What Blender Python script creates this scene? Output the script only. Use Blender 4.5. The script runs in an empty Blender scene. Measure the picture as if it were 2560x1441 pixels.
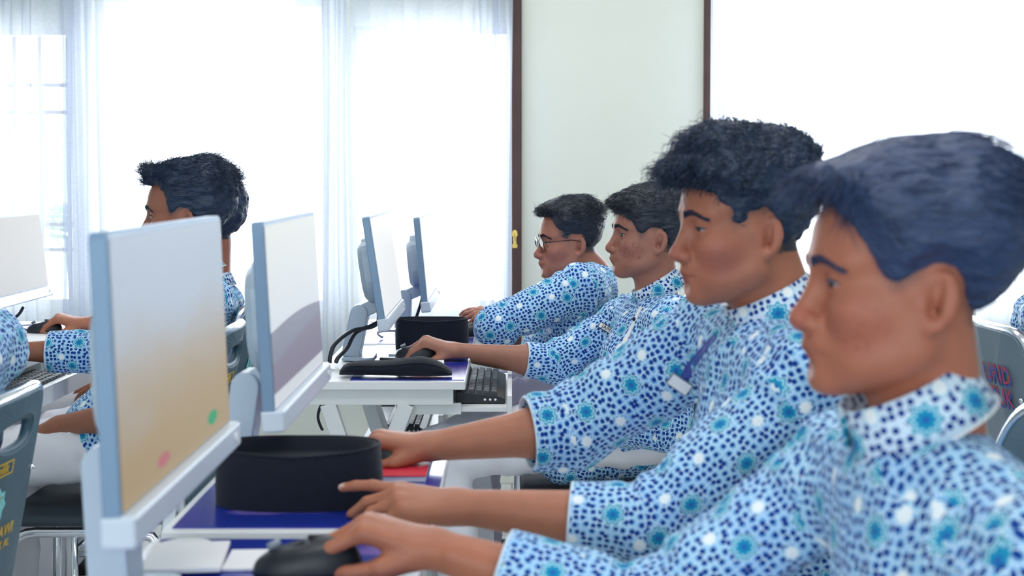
import bpy, bmesh, math, random
import numpy as np
from mathutils import Vector, Matrix
from mathutils.bvhtree import BVHTree

random.seed(7)
RNG = np.random.default_rng(11)
SC = bpy.context.scene
COL = SC.collection
pi = math.pi

# ------------------------------------------------------------------ camera
CAMH, FPX, PITCH, CY = 1.24, 3550.0, math.radians(2.6), 591.2
cam_d = bpy.data.cameras.new('camera')
cam_d.sensor_width = 36.0
cam_d.lens = FPX / 2560.0 * 36.0
cam_d.shift_y = -(720.5 - CY) / 2560.0
cam_d.clip_start = 0.05
cam = bpy.data.objects.new('camera', cam_d)
COL.objects.link(cam)
cam.location = (0, 0, CAMH)
cam.rotation_euler = (pi / 2 - PITCH, 0, 0)
cam_d.dof.use_dof = True
cam_d.dof.focus_distance = 3.75
cam_d.dof.aperture_fstop = 5.2
SC.camera = cam

# ------------------------------------------------------------------ world, light, exposure
world = bpy.data.worlds.new('sky')
SC.world = world
world.use_nodes = True
bg = world.node_tree.nodes['Background']
bg.inputs[0].default_value = (0.84, 0.93, 1.0, 1)
bg.inputs[1].default_value = 1.0
SC.view_settings.view_transform = 'Standard'
SC.view_settings.look = 'None'
SC.view_settings.gamma = 1.0
SC.view_settings.use_curve_mapping = False
SC.view_settings.exposure = 2.0
SC.cycles.use_denoising = True
SC.cycles.max_bounces = 8
SC.cycles.transparent_max_bounces = 24
SC.cycles.caustics_reflective = False
SC.cycles.caustics_refractive = False


def area(name, loc, rot, sx, sy, watts, color=(1, 1, 1)):
    l = bpy.data.lights.new(name, 'AREA')
    l.shape = 'RECTANGLE'; l.size = sx; l.size_y = sy; l.energy = watts; l.color = color
    o = bpy.data.objects.new(name, l); COL.objects.link(o)
    o.location = loc; o.rotation_euler = rot
    return o


# daylight coming through the two groups of windows in the far wall
area('daylight_window_left', (-1.0, 6.5, 1.6), (-pi / 2, 0, 0), 4.2, 2.4, 85, (0.93, 0.97, 1.0))
area('daylight_window_right', (2.2, 6.5, 1.6), (-pi / 2, 0, 0), 2.8, 2.4, 70, (0.93, 0.97, 1.0))

# unseen overhead fill lights, added to brighten trousers, arms and hair
area('overhead_fill_near', (0.5, 1.6, 3.05), (0, 0, 0), 2.4, 0.5, 6, (1.0, 0.98, 0.96))
area('overhead_fill_far', (0.0, 4.0, 3.05), (0, 0, 0), 2.4, 0.5, 7, (1.0, 0.98, 0.96))


def P(px, py, Y):
    """the world point seen at photo pixel (px, py) at distance Y into the room"""
    dx = (px - 1280.0) / FPX
    dy = -(py - CY) / FPX
    c, s = math.cos(PITCH), math.sin(PITCH)
    d = Vector((dx, c + dy * s, -s + dy * c))
    d *= Y / d.y
    return Vector((d.x, Y, CAMH + d.z))


def ray(px, py):
    return (P(px, py, 1.0) - Vector((0, 0, CAMH))).normalized()


# ------------------------------------------------------------------ materials
def nt(name):
    m = bpy.data.materials.new(name); m.use_nodes = True
    t = m.node_tree
    return m, t, t.nodes['Principled BSDF']


def lk(t, a, b):
    t.links.new(a, b)


def math_n(t, op, a, b=None, c=None):
    n = t.nodes.new('ShaderNodeMath'); n.operation = op
    for i, v in enumerate((a, b, c)):
        if v is None: continue
        if isinstance(v, (int, float)): n.inputs[i].default_value = v
        else: t.links.new(v, n.inputs[i])
    return n.outputs[0]


def mixc(t, f, a, b):
    n = t.nodes.new('ShaderNodeMix'); n.data_type = 'RGBA'
    for i, v in ((0, f), (6, a), (7, b)):
        if isinstance(v, (int, float)): n.inputs[i].default_value = v
        elif isinstance(v, tuple): n.inputs[i].default_value = v if len(v) == 4 else (*v, 1)
        else: t.links.new(v, n.inputs[i])
    return n.outputs[2]


def sstep(t, x, lo, hi):
    n = t.nodes.new('ShaderNodeMapRange'); n.interpolation_type = 'SMOOTHSTEP'
    t.links.new(x, n.inputs[0])
    n.inputs[1].default_value = lo; n.inputs[2].default_value = hi
    n.inputs[3].default_value = 0; n.inputs[4].default_value = 1
    return n.outputs[0]


def noise_n(t, vec, scale, detail=3, rough=0.5):
    n = t.nodes.new('ShaderNodeTexNoise')
    n.inputs['Scale'].default_value = scale; n.inputs['Detail'].default_value = detail
    n.inputs['Roughness'].default_value = rough
    if vec is not None: t.links.new(vec, n.inputs['Vector'])
    return n.outputs[0]


def objco(t):
    return t.nodes.new('ShaderNodeTexCoord').outputs['Object']


def bump_n(t, b, h, strength, dist):
    n = t.nodes.new('ShaderNodeBump')
    n.inputs['Strength'].default_value = strength; n.inputs['Distance'].default_value = dist
    t.links.new(h, n.inputs['Height']); t.links.new(n.outputs[0], b.inputs['Normal'])


def simple(name, c, rough=0.5, metal=0.0, var=0.08, nscale=30, bump=0.0, bscale=200, spec=0.5, coat=0.0, sheen=0.0):
    m, t, b = nt(name)
    co = objco(t)
    f = noise_n(t, co, nscale)
    d = tuple(max(0, x * (1 - var)) for x in c); e = tuple(min(1, x * (1 + var)) for x in c)
    lk(t, mixc(t, f, d, e), b.inputs['Base Color'])
    b.inputs['Roughness'].default_value = rough; b.inputs['Metallic'].default_value = metal
    b.inputs['Specular IOR Level'].default_value = spec
    b.inputs['Coat Weight'].default_value = coat
    b.inputs['Sheen Weight'].default_value = sheen
    if bump: bump_n(t, b, noise_n(t, co, bscale), bump, 0.002)
    return m


M = {}
M['wall'] = simple('painted_plaster', (0.84, 0.88, 0.80), 0.85, var=0.04, nscale=2.5, bump=0.15, bscale=60, spec=0.2)
M['ceiling'] = simple('white_ceiling', (0.8, 0.8, 0.8), 0.9)
M['tile'] = simple('white_floor_tile', (0.72, 0.74, 0.74), 0.25, var=0.05, nscale=6)
M['grout'] = simple('grey_grout', (0.4, 0.4, 0.4), 0.9)
M['white'] = simple('white_laminate', (0.78, 0.80, 0.82), 0.3, var=0.03, nscale=8)
M['whitemetal'] = simple('white_painted_steel', (0.72, 0.76, 0.77), 0.4, var=0.05, nscale=20)
M['silver'] = simple('silver_plastic', (0.18, 0.29, 0.43), 0.38, 0.1, var=0.03)
M['silverlt'] = simple('pale_silver_plastic', (0.47, 0.57, 0.68), 0.35, 0.05, var=0.03)
M['strip'] = simple('pale_grey_plastic', (0.62, 0.70, 0.80), 0.35, var=0.02)
M['black'] = simple('black_plastic', (0.012, 0.016, 0.024), 0.4, var=0.2)
M['key'] = simple('black_key', (0.03, 0.04, 0.05), 0.45, var=0.1)
M['keylt'] = simple('grey_key', (0.22, 0.25, 0.28), 0.45, var=0.1)
M['velvet'] = simple('black_velvet', (0.006, 0.009, 0.020), 0.85, var=0.3, nscale=60, bump=0.4, bscale=900, spec=0.25, sheen=0.12)
M['paper'] = simple('white_paper', (0.85, 0.86, 0.88), 0.7, var=0.02)
M['red'] = simple('red_card', (0.65, 0.03, 0.06), 0.4, var=0.2)
M['chrome'] = simple('chromed_tube', (0.72, 0.75, 0.80), 0.12, 1.0, var=0.02)
M['alu'] = simple('polished_aluminium', (0.75, 0.80, 0.86), 0.22, 1.0, var=0.03)
M['teal'] = simple('slate_teal_plastic', (0.055, 0.125, 0.175), 0.5, var=0.18, nscale=14, bump=0.25, bscale=500)
M['tealgrey'] = simple('grey_plastic_back', (0.15, 0.21, 0.26), 0.45, var=0.08, nscale=8)
M['seat'] = simple('dark_vinyl', (0.02, 0.035, 0.05), 0.5, var=0.2, bump=0.2, bscale=300)
M['wood'] = simple('dark_brown_wood', (0.075, 0.035, 0.03), 0.55, var=0.35, nscale=9)
M['brass'] = simple('brass', (0.75, 0.55, 0.16), 0.25, 1.0, var=0.05)
M['gold'] = simple('yellow_print', (0.75, 0.48, 0.04), 0.6, var=0.1)
M['cyan'] = simple('pale_cyan_print', (0.30, 0.72, 0.76), 0.6, var=0.1)
M['greenp'] = simple('green_print', (0.05, 0.42, 0.36), 0.6, var=0.1)
M['redp'] = simple('crimson_print', (0.42, 0.04, 0.10), 0.6, var=0.1)
M['bluep'] = simple('blue_print', (0.05, 0.08, 0.35), 0.6, var=0.1)
M['navy'] = simple('navy_cotton', (0.008, 0.012, 0.05), 0.85, var=0.2)
M['trouser_white'] = simple('white_twill', (0.80, 0.81, 0.88), 0.85, var=0.05, nscale=12, bump=0.3, bscale=700)
M['trouser_grey'] = simple('lilac_grey_twill', (0.40, 0.38, 0.50), 0.85, var=0.06, nscale=12, bump=0.3, bscale=700)
M['shoe'] = simple('black_leather', (0.01, 0.01, 0.012), 0.35, var=0.2)
M['grille'] = simple('grey_iron', (0.07, 0.08, 0.10), 0.5)
M['leaf'] = simple('palm_leaf', (0.10, 0.22, 0.08), 0.5, var=0.3)
M['trunk'] = simple('palm_trunk', (0.16, 0.12, 0.08), 0.8, var=0.3)
M['brown'] = simple('brown_board', (0.16, 0.075, 0.07), 0.6, var=0.2)
M['eyewhite'] = simple('eye_white', (0.36, 0.34, 0.34), 0.15, var=0.03)
M['iris'] = simple('dark_iris', (0.012, 0.008, 0.008), 0.08, var=0.2)
M['frame'] = simple('dark_wire_frame', (0.02, 0.02, 0.03), 0.3, 0.8)
M['greybtn'] = simple('grey_plastic', (0.25, 0.30, 0.36), 0.4)


def mat_vinyl():
    m, t, b = nt('blue_printed_vinyl')
    co = objco(t)
    mp = t.nodes.new('ShaderNodeMapping'); mp.inputs['Scale'].default_value = (3, 7, 1); lk(t, co, mp.inputs[0])
    a = noise_n(t, mp.outputs[0], 1.6, 2)
    f1 = sstep(t, a, 0.56, 0.62)
    f2 = sstep(t, a, 0.66, 0.68)
    c = mixc(t, f1, (0.012, 0.030, 0.30), (0.16, 0.12, 0.46))
    c = mixc(t, f2, c, (0.6, 0.62, 0.75))
    lk(t, c, b.inputs['Base Color'])
    b.inputs['Roughness'].default_value = 0.16
    return m


M['vinyl'] = mat_vinyl()


def mat_screen(name, kind):
    m, t, b = nt(name)
    g = t.nodes.new('ShaderNodeTexCoord').outputs['Generated']
    s = t.nodes.new('ShaderNodeSeparateXYZ'); lk(t, g, s.inputs[0])
    u, v = s.outputs[1], s.outputs[2]
    nz = noise_n(t, g, 2.2, 2)
    if kind == 'gold':
        vv = math_n(t, 'ADD', v, math_n(t, 'MULTIPLY', math_n(t, 'SUBTRACT', nz, 0.5), 0.35))
        c = mixc(t, sstep(t, vv, 0.18, 0.78), (0.44, 0.335, 0.195), (0.45, 0.54, 0.65))  # beige screen image with the grazing wall reflection painted into its gradient
        def dot(cu, cv, ru, rv, col, c):
            d = math_n(t, 'ADD', math_n(t, 'POWER', math_n(t, 'DIVIDE', math_n(t, 'SUBTRACT', u, cu), ru), 2.0),
                       math_n(t, 'POWER', math_n(t, 'DIVIDE', math_n(t, 'SUBTRACT', v, cv), rv), 2.0))
            return mixc(t, sstep(t, d, 1.1, 0.8), c, col)
        c = dot(0.80, 0.085, 0.055, 0.033, (0.02, 0.38, 0.16), c)
        c = dot(0.315, 0.075, 0.055, 0.028, (0.52, 0.17, 0.19), c)
    elif kind == 'reflections':  # grey reflection painted into the lower part of the glow
        w = math_n(t, 'ADD', 0.42, math_n(t, 'MULTIPLY', math_n(t, 'SINE', math_n(t, 'MULTIPLY', u, 3.0)), 0.03))
        w2 = math_n(t, 'ADD', 0.25, math_n(t, 'MULTIPLY', u, 0.12))
        c = mixc(t, sstep(t, v, 0.3, 1.0), (0.72, 0.78, 0.86), (0.74, 0.78, 0.76))
        c = mixc(t, sstep(t, math_n(t, 'SUBTRACT', w, v), 0.0, 0.012), c, (0.24, 0.26, 0.34))
        c = mixc(t, sstep(t, math_n(t, 'SUBTRACT', w2, v), 0.0, 0.02), c, (0.22, 0.20, 0.28))
        c = mixc(t, sstep(t, math_n(t, 'SUBTRACT', 0.09, v), 0.0, 0.02), c, (0.70, 0.74, 0.80))
    elif kind == 'white':
        c = mixc(t, v, (0.95, 0.97, 1.0), (1.0, 1.0, 1.0))
    else:
        c = mixc(t, v, (0.55, 0.57, 0.59), (0.57, 0.57, 0.55))
    b.inputs['Base Color'].default_value = (0.02, 0.02, 0.02, 1)
    b.inputs['Roughness'].default_value = 0.5
    b.inputs['Specular IOR Level'].default_value = 0.15
    lk(t, c, b.inputs['Emission Color'])
    b.inputs['Emission Strength'].default_value = 0.20
    return m


M['screen_gold'] = mat_screen('lit_screen_gold', 'gold')
M['screen_reflections'] = mat_screen('lit_screen_reflections', 'reflections')
M['screen_pale'] = mat_screen('lit_screen_pale', 'pale')
M['screen_white'] = mat_screen('lit_screen_white', 'white')


def mat_curtain():
    m, t, b = nt('sheer_curtain')
    out = t.nodes['Material Output']
    co = objco(t)
    mp = t.nodes.new('ShaderNodeMapping'); mp.inputs['Scale'].default_value = (40, 1, 220); lk(t, co, mp.inputs[0])
    n = noise_n(t, mp.outputs[0], 3.0, 3)
    tr = t.nodes.new('ShaderNodeBsdfTransparent'); tr.inputs[0].default_value = (0.97, 0.98, 1, 1)
    tl = t.nodes.new('ShaderNodeBsdfTranslucent'); tl.inputs[0].default_value = (0.86, 0.89, 0.95, 1)
    df = t.nodes.new('ShaderNodeBsdfDiffuse'); df.inputs[0].default_value = (0.72, 0.77, 0.88, 1)
    m1 = t.nodes.new('ShaderNodeMixShader'); m1.inputs[0].default_value = 0.5
    lk(t, tl.outputs[0], m1.inputs[1]); lk(t, df.outputs[0], m1.inputs[2])
    m2 = t.nodes.new('ShaderNodeMixShader')
    f = math_n(t, 'ADD', 0.42, math_n(t, 'MULTIPLY', n, 0.26))
    lk(t, f, m2.inputs[0]); lk(t, tr.outputs[0], m2.inputs[1]); lk(t, m1.outputs[0], m2.inputs[2])
    lk(t, m2.outputs[0], out.inputs[0])
    return m


M['curtain'] = mat_curtain()


def mat_glass():
    m, t, b = nt('window_glass')
    out = t.nodes['Material Output']
    tr = t.nodes.new('ShaderNodeBsdfTransparent')
    gl = t.nodes.new('ShaderNodeBsdfGlossy'); gl.inputs['Roughness'].default_value = 0.02
    mx = t.nodes.new('ShaderNodeMixShader')
    fr = t.nodes.new('ShaderNodeFresnel'); fr.inputs[0].default_value = 1.45
    lk(t, fr.outputs[0], mx.inputs[0]); lk(t, tr.outputs[0], mx.inputs[1]); lk(t, gl.outputs[0], mx.inputs[2])
    lk(t, mx.outputs[0], out.inputs[0])
    return m


M['glass'] = mat_glass()


def mat_batik(name, collar=False):
    m, t, b = nt(name)
    uv = t.nodes.new('ShaderNodeUVMap').outputs[0]

    def vor(scale, rnd, feat='F1', off=(0, 0, 0)):
        mp = t.nodes.new('ShaderNodeMapping'); mp.inputs['Location'].default_value = off
        mp.inputs['Scale'].default_value = (scale, scale, scale); lk(t, uv, mp.inputs[0])
        v = t.nodes.new('ShaderNodeTexVoronoi'); v.voronoi_dimensions = '2D'; v.feature = feat
        v.inputs['Scale'].default_value = 1.0; v.inputs['Randomness'].default_value = rnd
        lk(t, mp.outputs[0], v.inputs['Vector'])
        return v, mp.outputs[0]

    def star(scale, rnd, off, k, amp):
        v, vec = vor(scale, rnd, 'F1', off)
        sub = t.nodes.new('ShaderNodeVectorMath'); sub.operation = 'SUBTRACT'
        lk(t, vec, sub.inputs[0]); lk(t, v.outputs['Position'], sub.inputs[1])
        s = t.nodes.new('ShaderNodeSeparateXYZ'); lk(t, sub.outputs[0], s.inputs[0])
        ang = math_n(t, 'ARCTAN2', s.outputs[1], s.outputs[0])
        w = math_n(t, 'MULTIPLY', math_n(t, 'COSINE', math_n(t, 'MULTIPLY', ang, k)), amp)
        return math_n(t, 'MULTIPLY', v.outputs['Distance'], math_n(t, 'ADD', 1.0, w))

    dots, _ = vor(92.0, 0.62)
    edge, _ = vor(92.0, 0.62, 'DISTANCE_TO_EDGE')
    big = noise_n(t, uv, 9.0, 1)
    base = mixc(t, sstep(t, big, 0.35, 0.65), (0.19, 0.45, 0.82), (0.28, 0.58, 0.86))
    if collar: base = mixc(t, 0.65, base, (0.85, 0.92, 0.98))
    c = mixc(t, sstep(t, edge.outputs['Distance'], 0.075, 0.045), base, (0.66, 0.83, 0.95))
    c = mixc(t, sstep(t, dots.outputs['Distance'], 0.355, 0.30), c, (0.005, 0.045, 0.28))
    # white rosettes
    r2 = star(12.5, 0.35, (0.5, 0.5, 0), 8.0, 0.12)
    c = mixc(t, sstep(t, r2, 0.135, 0.12), c, (0.42, 0.68, 0.90))
    c = mixc(t, sstep(t, r2, 0.105, 0.09), c, (0.86, 0.93, 0.97))
    # teal eight pointed rosettes
    r1 = star(12.5, 0.35, (0, 0, 0), 8.0, 0.14)
    c = mixc(t, sstep(t, r1, 0.215, 0.205), c, (0.62, 0.84, 0.94))
    c = mixc(t, sstep(t, r1, 0.195, 0.185), c, (0.015, 0.30, 0.50))
    c = mixc(t, sstep(t, r1, 0.16, 0.15), c, (0.42, 0.76, 0.88))
    c = mixc(t, sstep(t, r1, 0.13, 0.12), c, (0.012, 0.29, 0.52))
    c = mixc(t, sstep(t, r1, 0.055, 0.045), c, (0.02, 0.14, 0.45))
    lk(t, c, b.inputs['Base Color'])
    b.inputs['Roughness'].default_value = 0.85
    b.inputs['Specular IOR Level'].default_value = 0.15
    b.inputs['Sheen Weight'].default_value = 0.1
    co = objco(t)
    h = math_n(t, 'ADD', noise_n(t, co, 24, 3), math_n(t, 'MULTIPLY', noise_n(t, co, 900, 1), 0.06))
    bump_n(t, b, h, 0.5, 0.012)
    return m


M['batik'] = mat_batik('blue_batik_cotton')
M['batik_collar'] = mat_batik('pale_batik_collar', True)


def mat_skin(name, base, blem=0.0):
    m, t, b = nt(name)
    at = t.nodes.new('ShaderNodeVertexColor'); at.layer_name = 'tint'
    s = t.nodes.new('ShaderNodeSeparateColor'); lk(t, at.outputs[0], s.inputs[0])
    co = objco(t)
    n = noise_n(t, co, 45, 4)
    dark = tuple(x * 0.86 for x in base); lite = tuple(min(1, x * 1.12) for x in base)
    c = mixc(t, n, dark, lite)
    c = mixc(t, math_n(t, 'MULTIPLY', s.outputs[1], 0.55), c, (base[0] * 0.98, base[1] * 0.72, base[2] * 1.0))   # ruddy areas
    if blem:
        v = t.nodes.new('ShaderNodeTexNoise'); v.inputs['Scale'].default_value = 190; v.inputs['Detail'].default_value = 2
        lk(t, co, v.inputs['Vector'])
        f = math_n(t, 'MULTIPLY', sstep(t, v.outputs[0], 0.56, 0.66), math_n(t, 'MULTIPLY', sstep(t, s.outputs[1], 0.5, 0.78), blem))
        c = mixc(t, f, c, (base[0] * 0.74, base[1] * 0.50, base[2] * 0.55))
    c = mixc(t, s.outputs[0], c, (base[0] * 0.72, base[1] * 0.46, base[2] * 0.52))      # lips
    c = mixc(t, s.outputs[2], c, (0.022, 0.026, 0.04))                                  # cropped hair on the scalp
    c = mixc(t, at.outputs[1], c, (0.70, 0.48, 0.44))                                    # nails
    lk(t, c, b.inputs['Base Color'])
    b.inputs['Roughness'].default_value = 0.48
    b.inputs['Specular IOR Level'].default_value = 0.4
    b.inputs['Subsurface Weight'].default_value = 0.08
    b.inputs['Subsurface Radius'].default_value = (0.012, 0.005, 0.003)
    b.inputs['Subsurface Scale'].default_value = 1.0
    bump_n(t, b, noise_n(t, co, 420, 2), 0.12, 0.001)
    return m


def mat_hair(name, c, spec=0.5):
    m, t, b = nt(name)
    co = objco(t)
    mp = t.nodes.new('ShaderNodeMapping'); mp.inputs['Scale'].default_value = (0.22, 1.2, 1.0); lk(t, co, mp.inputs[0])
    n = noise_n(t, mp.outputs[0], 170, 3)
    lk(t, mixc(t, n, tuple(x * 0.55 for x in c), tuple(x * 1.5 for x in c)), b.inputs['Base Color'])
    b.inputs['Roughness'].default_value = 0.42
    b.inputs['Specular IOR Level'].default_value = spec
    bump_n(t, b, noise_n(t, mp.outputs[0], 150, 4), 0.8, 0.006)
    return m


# ------------------------------------------------------------------ object helpers
def tag(o, label=None, cat=None, group=None, kind=None):
    if label: o['label'] = label
    if cat: o['category'] = cat
    if group: o['group'] = group
    if kind: o['kind'] = kind
    return o


def empty(name, loc, rz=0.0):
    o = bpy.data.objects.new(name, None); COL.objects.link(o)
    o.location = loc; o.rotation_euler = (0, 0, rz); o.empty_display_size = 0.05
    return o


class MB:
    def __init__(s):
        s.v = []; s.f = []

    def add(s, vs, fs):
        o = len(s.v)
        s.v += [tuple(v) for v in vs]
        s.f += [tuple(i + o for i in f) for f in fs]
        return s

    def box(s, lo, hi, mtx=None):
        (a, b, c), (d, e, f) = lo, hi
        vs = [(a, b, c), (d, b, c), (d, e, c), (a, e, c), (a, b, f), (d, b, f), (d, e, f), (a, e, f)]
        if mtx is not None: vs = [mtx @ Vector(v) for v in vs]
        return s.add(vs, [(0, 3, 2, 1), (4, 5, 6, 7), (0, 1, 5, 4), (1, 2, 6, 5), (2, 3, 7, 6), (3, 0, 4, 7)])

    def bar(s, a, b, w, h, side=(0, 1, 0)):
        """rectangular bar from a to b, w along side, h across"""
        a, b = Vector(a), Vector(b)
        d = (b - a).normalized(); sd = Vector(side); sd = (sd - d * sd.dot(d)).normalized(); up = d.cross(sd)
        vs = []
        for p in (a, b):
            for i, j in ((-1, -1), (1, -1), (1, 1), (-1, 1)):
                vs.append(p + sd * (w / 2 * i) + up * (h / 2 * j))
        return s.add(vs, [(3, 2, 1, 0), (4, 5, 6, 7), (0, 1, 5, 4), (1, 2, 6, 5), (2, 3, 7, 6), (3, 0, 4, 7)])

    def tube(s, pts, r, seg=10, closed=False):
        pts = [Vector(p) for p in pts]
        n = len(pts); vs = []; fs = []
        rs = r if isinstance(r, (list, tuple)) else [r] * n
        prev = None
        for i, p in enumerate(pts):
            if closed: d = pts[(i + 1) % n] - pts[i - 1]
            else: d = pts[min(i + 1, n - 1)] - pts[max(i - 1, 0)]
            d.normalize()
            if prev is None:
                q = Vector((0, 0, 1)) if abs(d.z) < 0.9 else Vector((1, 0, 0))
            else: q = prev
            q = (q - d * q.dot(d)).normalized(); prev = q; w = d.cross(q)
            for k in range(seg):
                a = 2 * pi * k / seg
                vs.append(p + (q * math.cos(a) + w * math.sin(a)) * rs[i])
        m = n if closed else n - 1
        for i in range(m):
            j = (i + 1) % n
            for k in range(seg):
                l = (k + 1) % seg
                fs.append((i * seg + k, i * seg + l, j * seg + l, j * seg + k))
        if not closed:
            fs.append(tuple(range(seg))[::-1]); fs.append(tuple((n - 1) * seg + k for k in range(seg)))
        return s.add(vs, fs)

    def prism(s, outline, fr, t0, t1):
        """outline of (u, v) extruded from t0 to t1; fr(u, v, t) gives the point"""
        n = len(outline)
        vs = [fr(u, v, t0) for u, v in outline] + [fr(u, v, t1) for u, v in outline]
        fs = [tuple(range(n))[::-1], tuple(range(n, 2 * n))]
        fs += [(i, (i + 1) % n, n + (i + 1) % n, n + i) for i in range(n)]
        return s.add(vs, fs)

    def ring_prism(s, outer, inner, fr, t0, t1):
        n = len(outer)
        A = [fr(u, v, t0) for u, v in outer]; B = [fr(u, v, t0) for u, v in inner]
        C = [fr(u, v, t1) for u, v in outer]; D = [fr(u, v, t1) for u, v in inner]
        fs = []
        for i in range(n):
            j = (i + 1) % n
            fs += [(j, i, n + i, n + j), (2 * n + i, 2 * n + j, 3 * n + j, 3 * n + i),
                   (i, j, 2 * n + j, 2 * n + i), (n + j, n + i, 3 * n + i, 3 * n + j)]
        return s.add(A + B + C + D, fs)

    def sphere(s, c, r, nu=16, nv=10, mtx=None):
        c = Vector(c); r = r if isinstance(r, (tuple, list)) else (r, r, r)
        vs = []; fs = []
        for j in range(nv + 1):
            th = pi * j / nv
            for i in range(nu):
                ph = 2 * pi * i / nu
                v = Vector((r[0] * math.sin(th) * math.cos(ph), r[1] * math.sin(th) * math.sin(ph), r[2] * math.cos(th)))
                if mtx is not None: v = mtx @ v
                vs.append(c + v)
        for j in range(nv):
            for i in range(nu):
                k = (i + 1) % nu
                fs.append((j * nu + i, (j + 1) * nu + i, (j + 1) * nu + k, j * nu + k))
        return s.add(vs, fs)

    def build(s, name, mat, parent=None, smooth=False, bevel=0.0, off=None, fix=True):
        me = bpy.data.meshes.new(name)
        vs = s.v if off is None else [tuple(Vector(v) - Vector(off)) for v in s.v]
        me.from_pydata(vs, [], s.f)
        if fix:
            bm = bmesh.new(); bm.from_mesh(me)
            bmesh.ops.remove_doubles(bm, verts=bm.verts, dist=1e-6)
            bmesh.ops.recalc_face_normals(bm, faces=bm.faces)
            bm.to_mesh(me); bm.free()
        if smooth: me.polygons.foreach_set('use_smooth', [True] * len(me.polygons))
        me.materials.append(mat)
        o = bpy.data.objects.new(name, me); COL.objects.link(o)
        if parent is not None: o.parent = parent
        if bevel:
            md = o.modifiers.new('bevel', 'BEVEL'); md.width = bevel; md.segments = 2; md.limit_method = 'ANGLE'
        return o


def copy_tree(o, parent=None):
    c = o.copy(); COL.objects.link(c)
    if parent is not None: c.parent = parent
    for ch in list(o.children): copy_tree(ch, c)
    return c


def rounded(w, h, r, n=6, cx=0.0, cy=0.0):
    out = []
    for qx, qy, a0 in ((1, 1, 0), (-1, 1, pi / 2), (-1, -1, pi), (1, -1, 1.5 * pi)):
        for i in range(n + 1):
            a = a0 + pi / 2 * i / n
            out.append((cx + qx * (w / 2 - r) + r * math.cos(a), cy + qy * (h / 2 - r) + r * math.sin(a)))
    return out


def text_mesh(txt, size, mat, name, parent, mtx, extrude=0.0004):
    cu = bpy.data.curves.new('lettering', 'FONT'); cu.body = txt; cu.size = size; cu.extrude = extrude
    cu.align_x = 'CENTER'; cu.align_y = 'CENTER'; cu.resolution_u = 2
    tmp = bpy.data.objects.new('tmp_lettering', cu); COL.objects.link(tmp)
    dg = bpy.context.evaluated_depsgraph_get()
    me = bpy.data.meshes.new_from_object(tmp.evaluated_get(dg))
    bpy.data.objects.remove(tmp); bpy.data.curves.remove(cu)
    me.materials.clear(); me.materials.append(mat)
    me.transform(mtx)
    o = bpy.data.objects.new(name, me); COL.objects.link(o); o.parent = parent
    return o
# ------------------------------------------------------------------ the room
WY = 5.6                                   # face of the far wall


def WX(px): return P(px, 430, WY).x


def WZ(py): return P(1280, py, WY).z


def struct(name, mb, mat, parent=None, **k):
    o = mb.build(name, mat, parent, **k)
    if parent is None: o['kind'] = 'structure'
    return o


floor = struct('floor', MB().box((-4.6, -2.5, -0.06), (4.6, WY + 0.16, -0.004)), M['grout'])
tag(floor, 'white square tiled classroom floor', kind='structure')
tile_me = None
for i in range(-5, 4):
    for j in range(0, 11):
        if tile_me is None:
            t = MB().box((0.002, 0.002, -0.008), (0.398, 0.398, 0.0)).build('tile', M['tile'], floor, bevel=0.0015)
            tile_me = t
        else:
            t = tile_me.copy(); COL.objects.link(t); t.parent = floor
        t.location = (i * 0.4, 1.2 + j * 0.4, 0)

struct('ceiling', MB().box((-4.6, -2.5, 3.1), (4.6, WY + 0.16, 3.2)), M['ceiling'])
struct('wall_left', MB().box((-4.75, -2.5, 0), (-4.6, WY + 0.16, 3.1)), M['wall'])
# unseen wall behind the camera, added with openings that shape the front fill
fw_ = MB()
for x0, x1, z0, z1 in ((-4.6, 4.6, 0, 0.45), (-4.6, 4.6, 2.5, 3.1), (-4.6, -3.8, 0.45, 2.5), (-0.2, 0.1, 0.45, 2.5), (1.9, 4.6, 0.45, 2.5)):
    fw_.box((x0, -2.65, z0), (x1, -2.5, z1))
struct('fill_wall_front', fw_, M['wall'])
struct('wall_right', MB().box((4.6, -2.5, 0), (4.75, WY + 0.16, 3.1)), M['wall'])

# far wall, pierced by four windows
wins = [  # x0, x1, z0, z1
    (WX(-560), WX(184), WZ(770), WZ(66)),
    (WX(240), WX(816), WZ(772), WZ(-6)),
    (WX(884), WX(1284), WZ(772), WZ(64)),
    (WX(1770), WX(3100), WZ(772), WZ(-30)),
]
wall = MB()
xs = [-4.6] + [v for w in wins for v in (w[0], w[1])] + [4.6]
for i in range(0, len(xs), 2):
    wall.box((xs[i], WY, 0), (xs[i + 1], WY + 0.15, 3.1))
for x0, x1, z0, z1 in wins:
    wall.box((x0, WY, 0), (x1, WY + 0.15, z0))
    wall.box((x0, WY, z1), (x1, WY + 0.15, 3.1))
struct('wall_back', wall, M['wall'])

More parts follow.
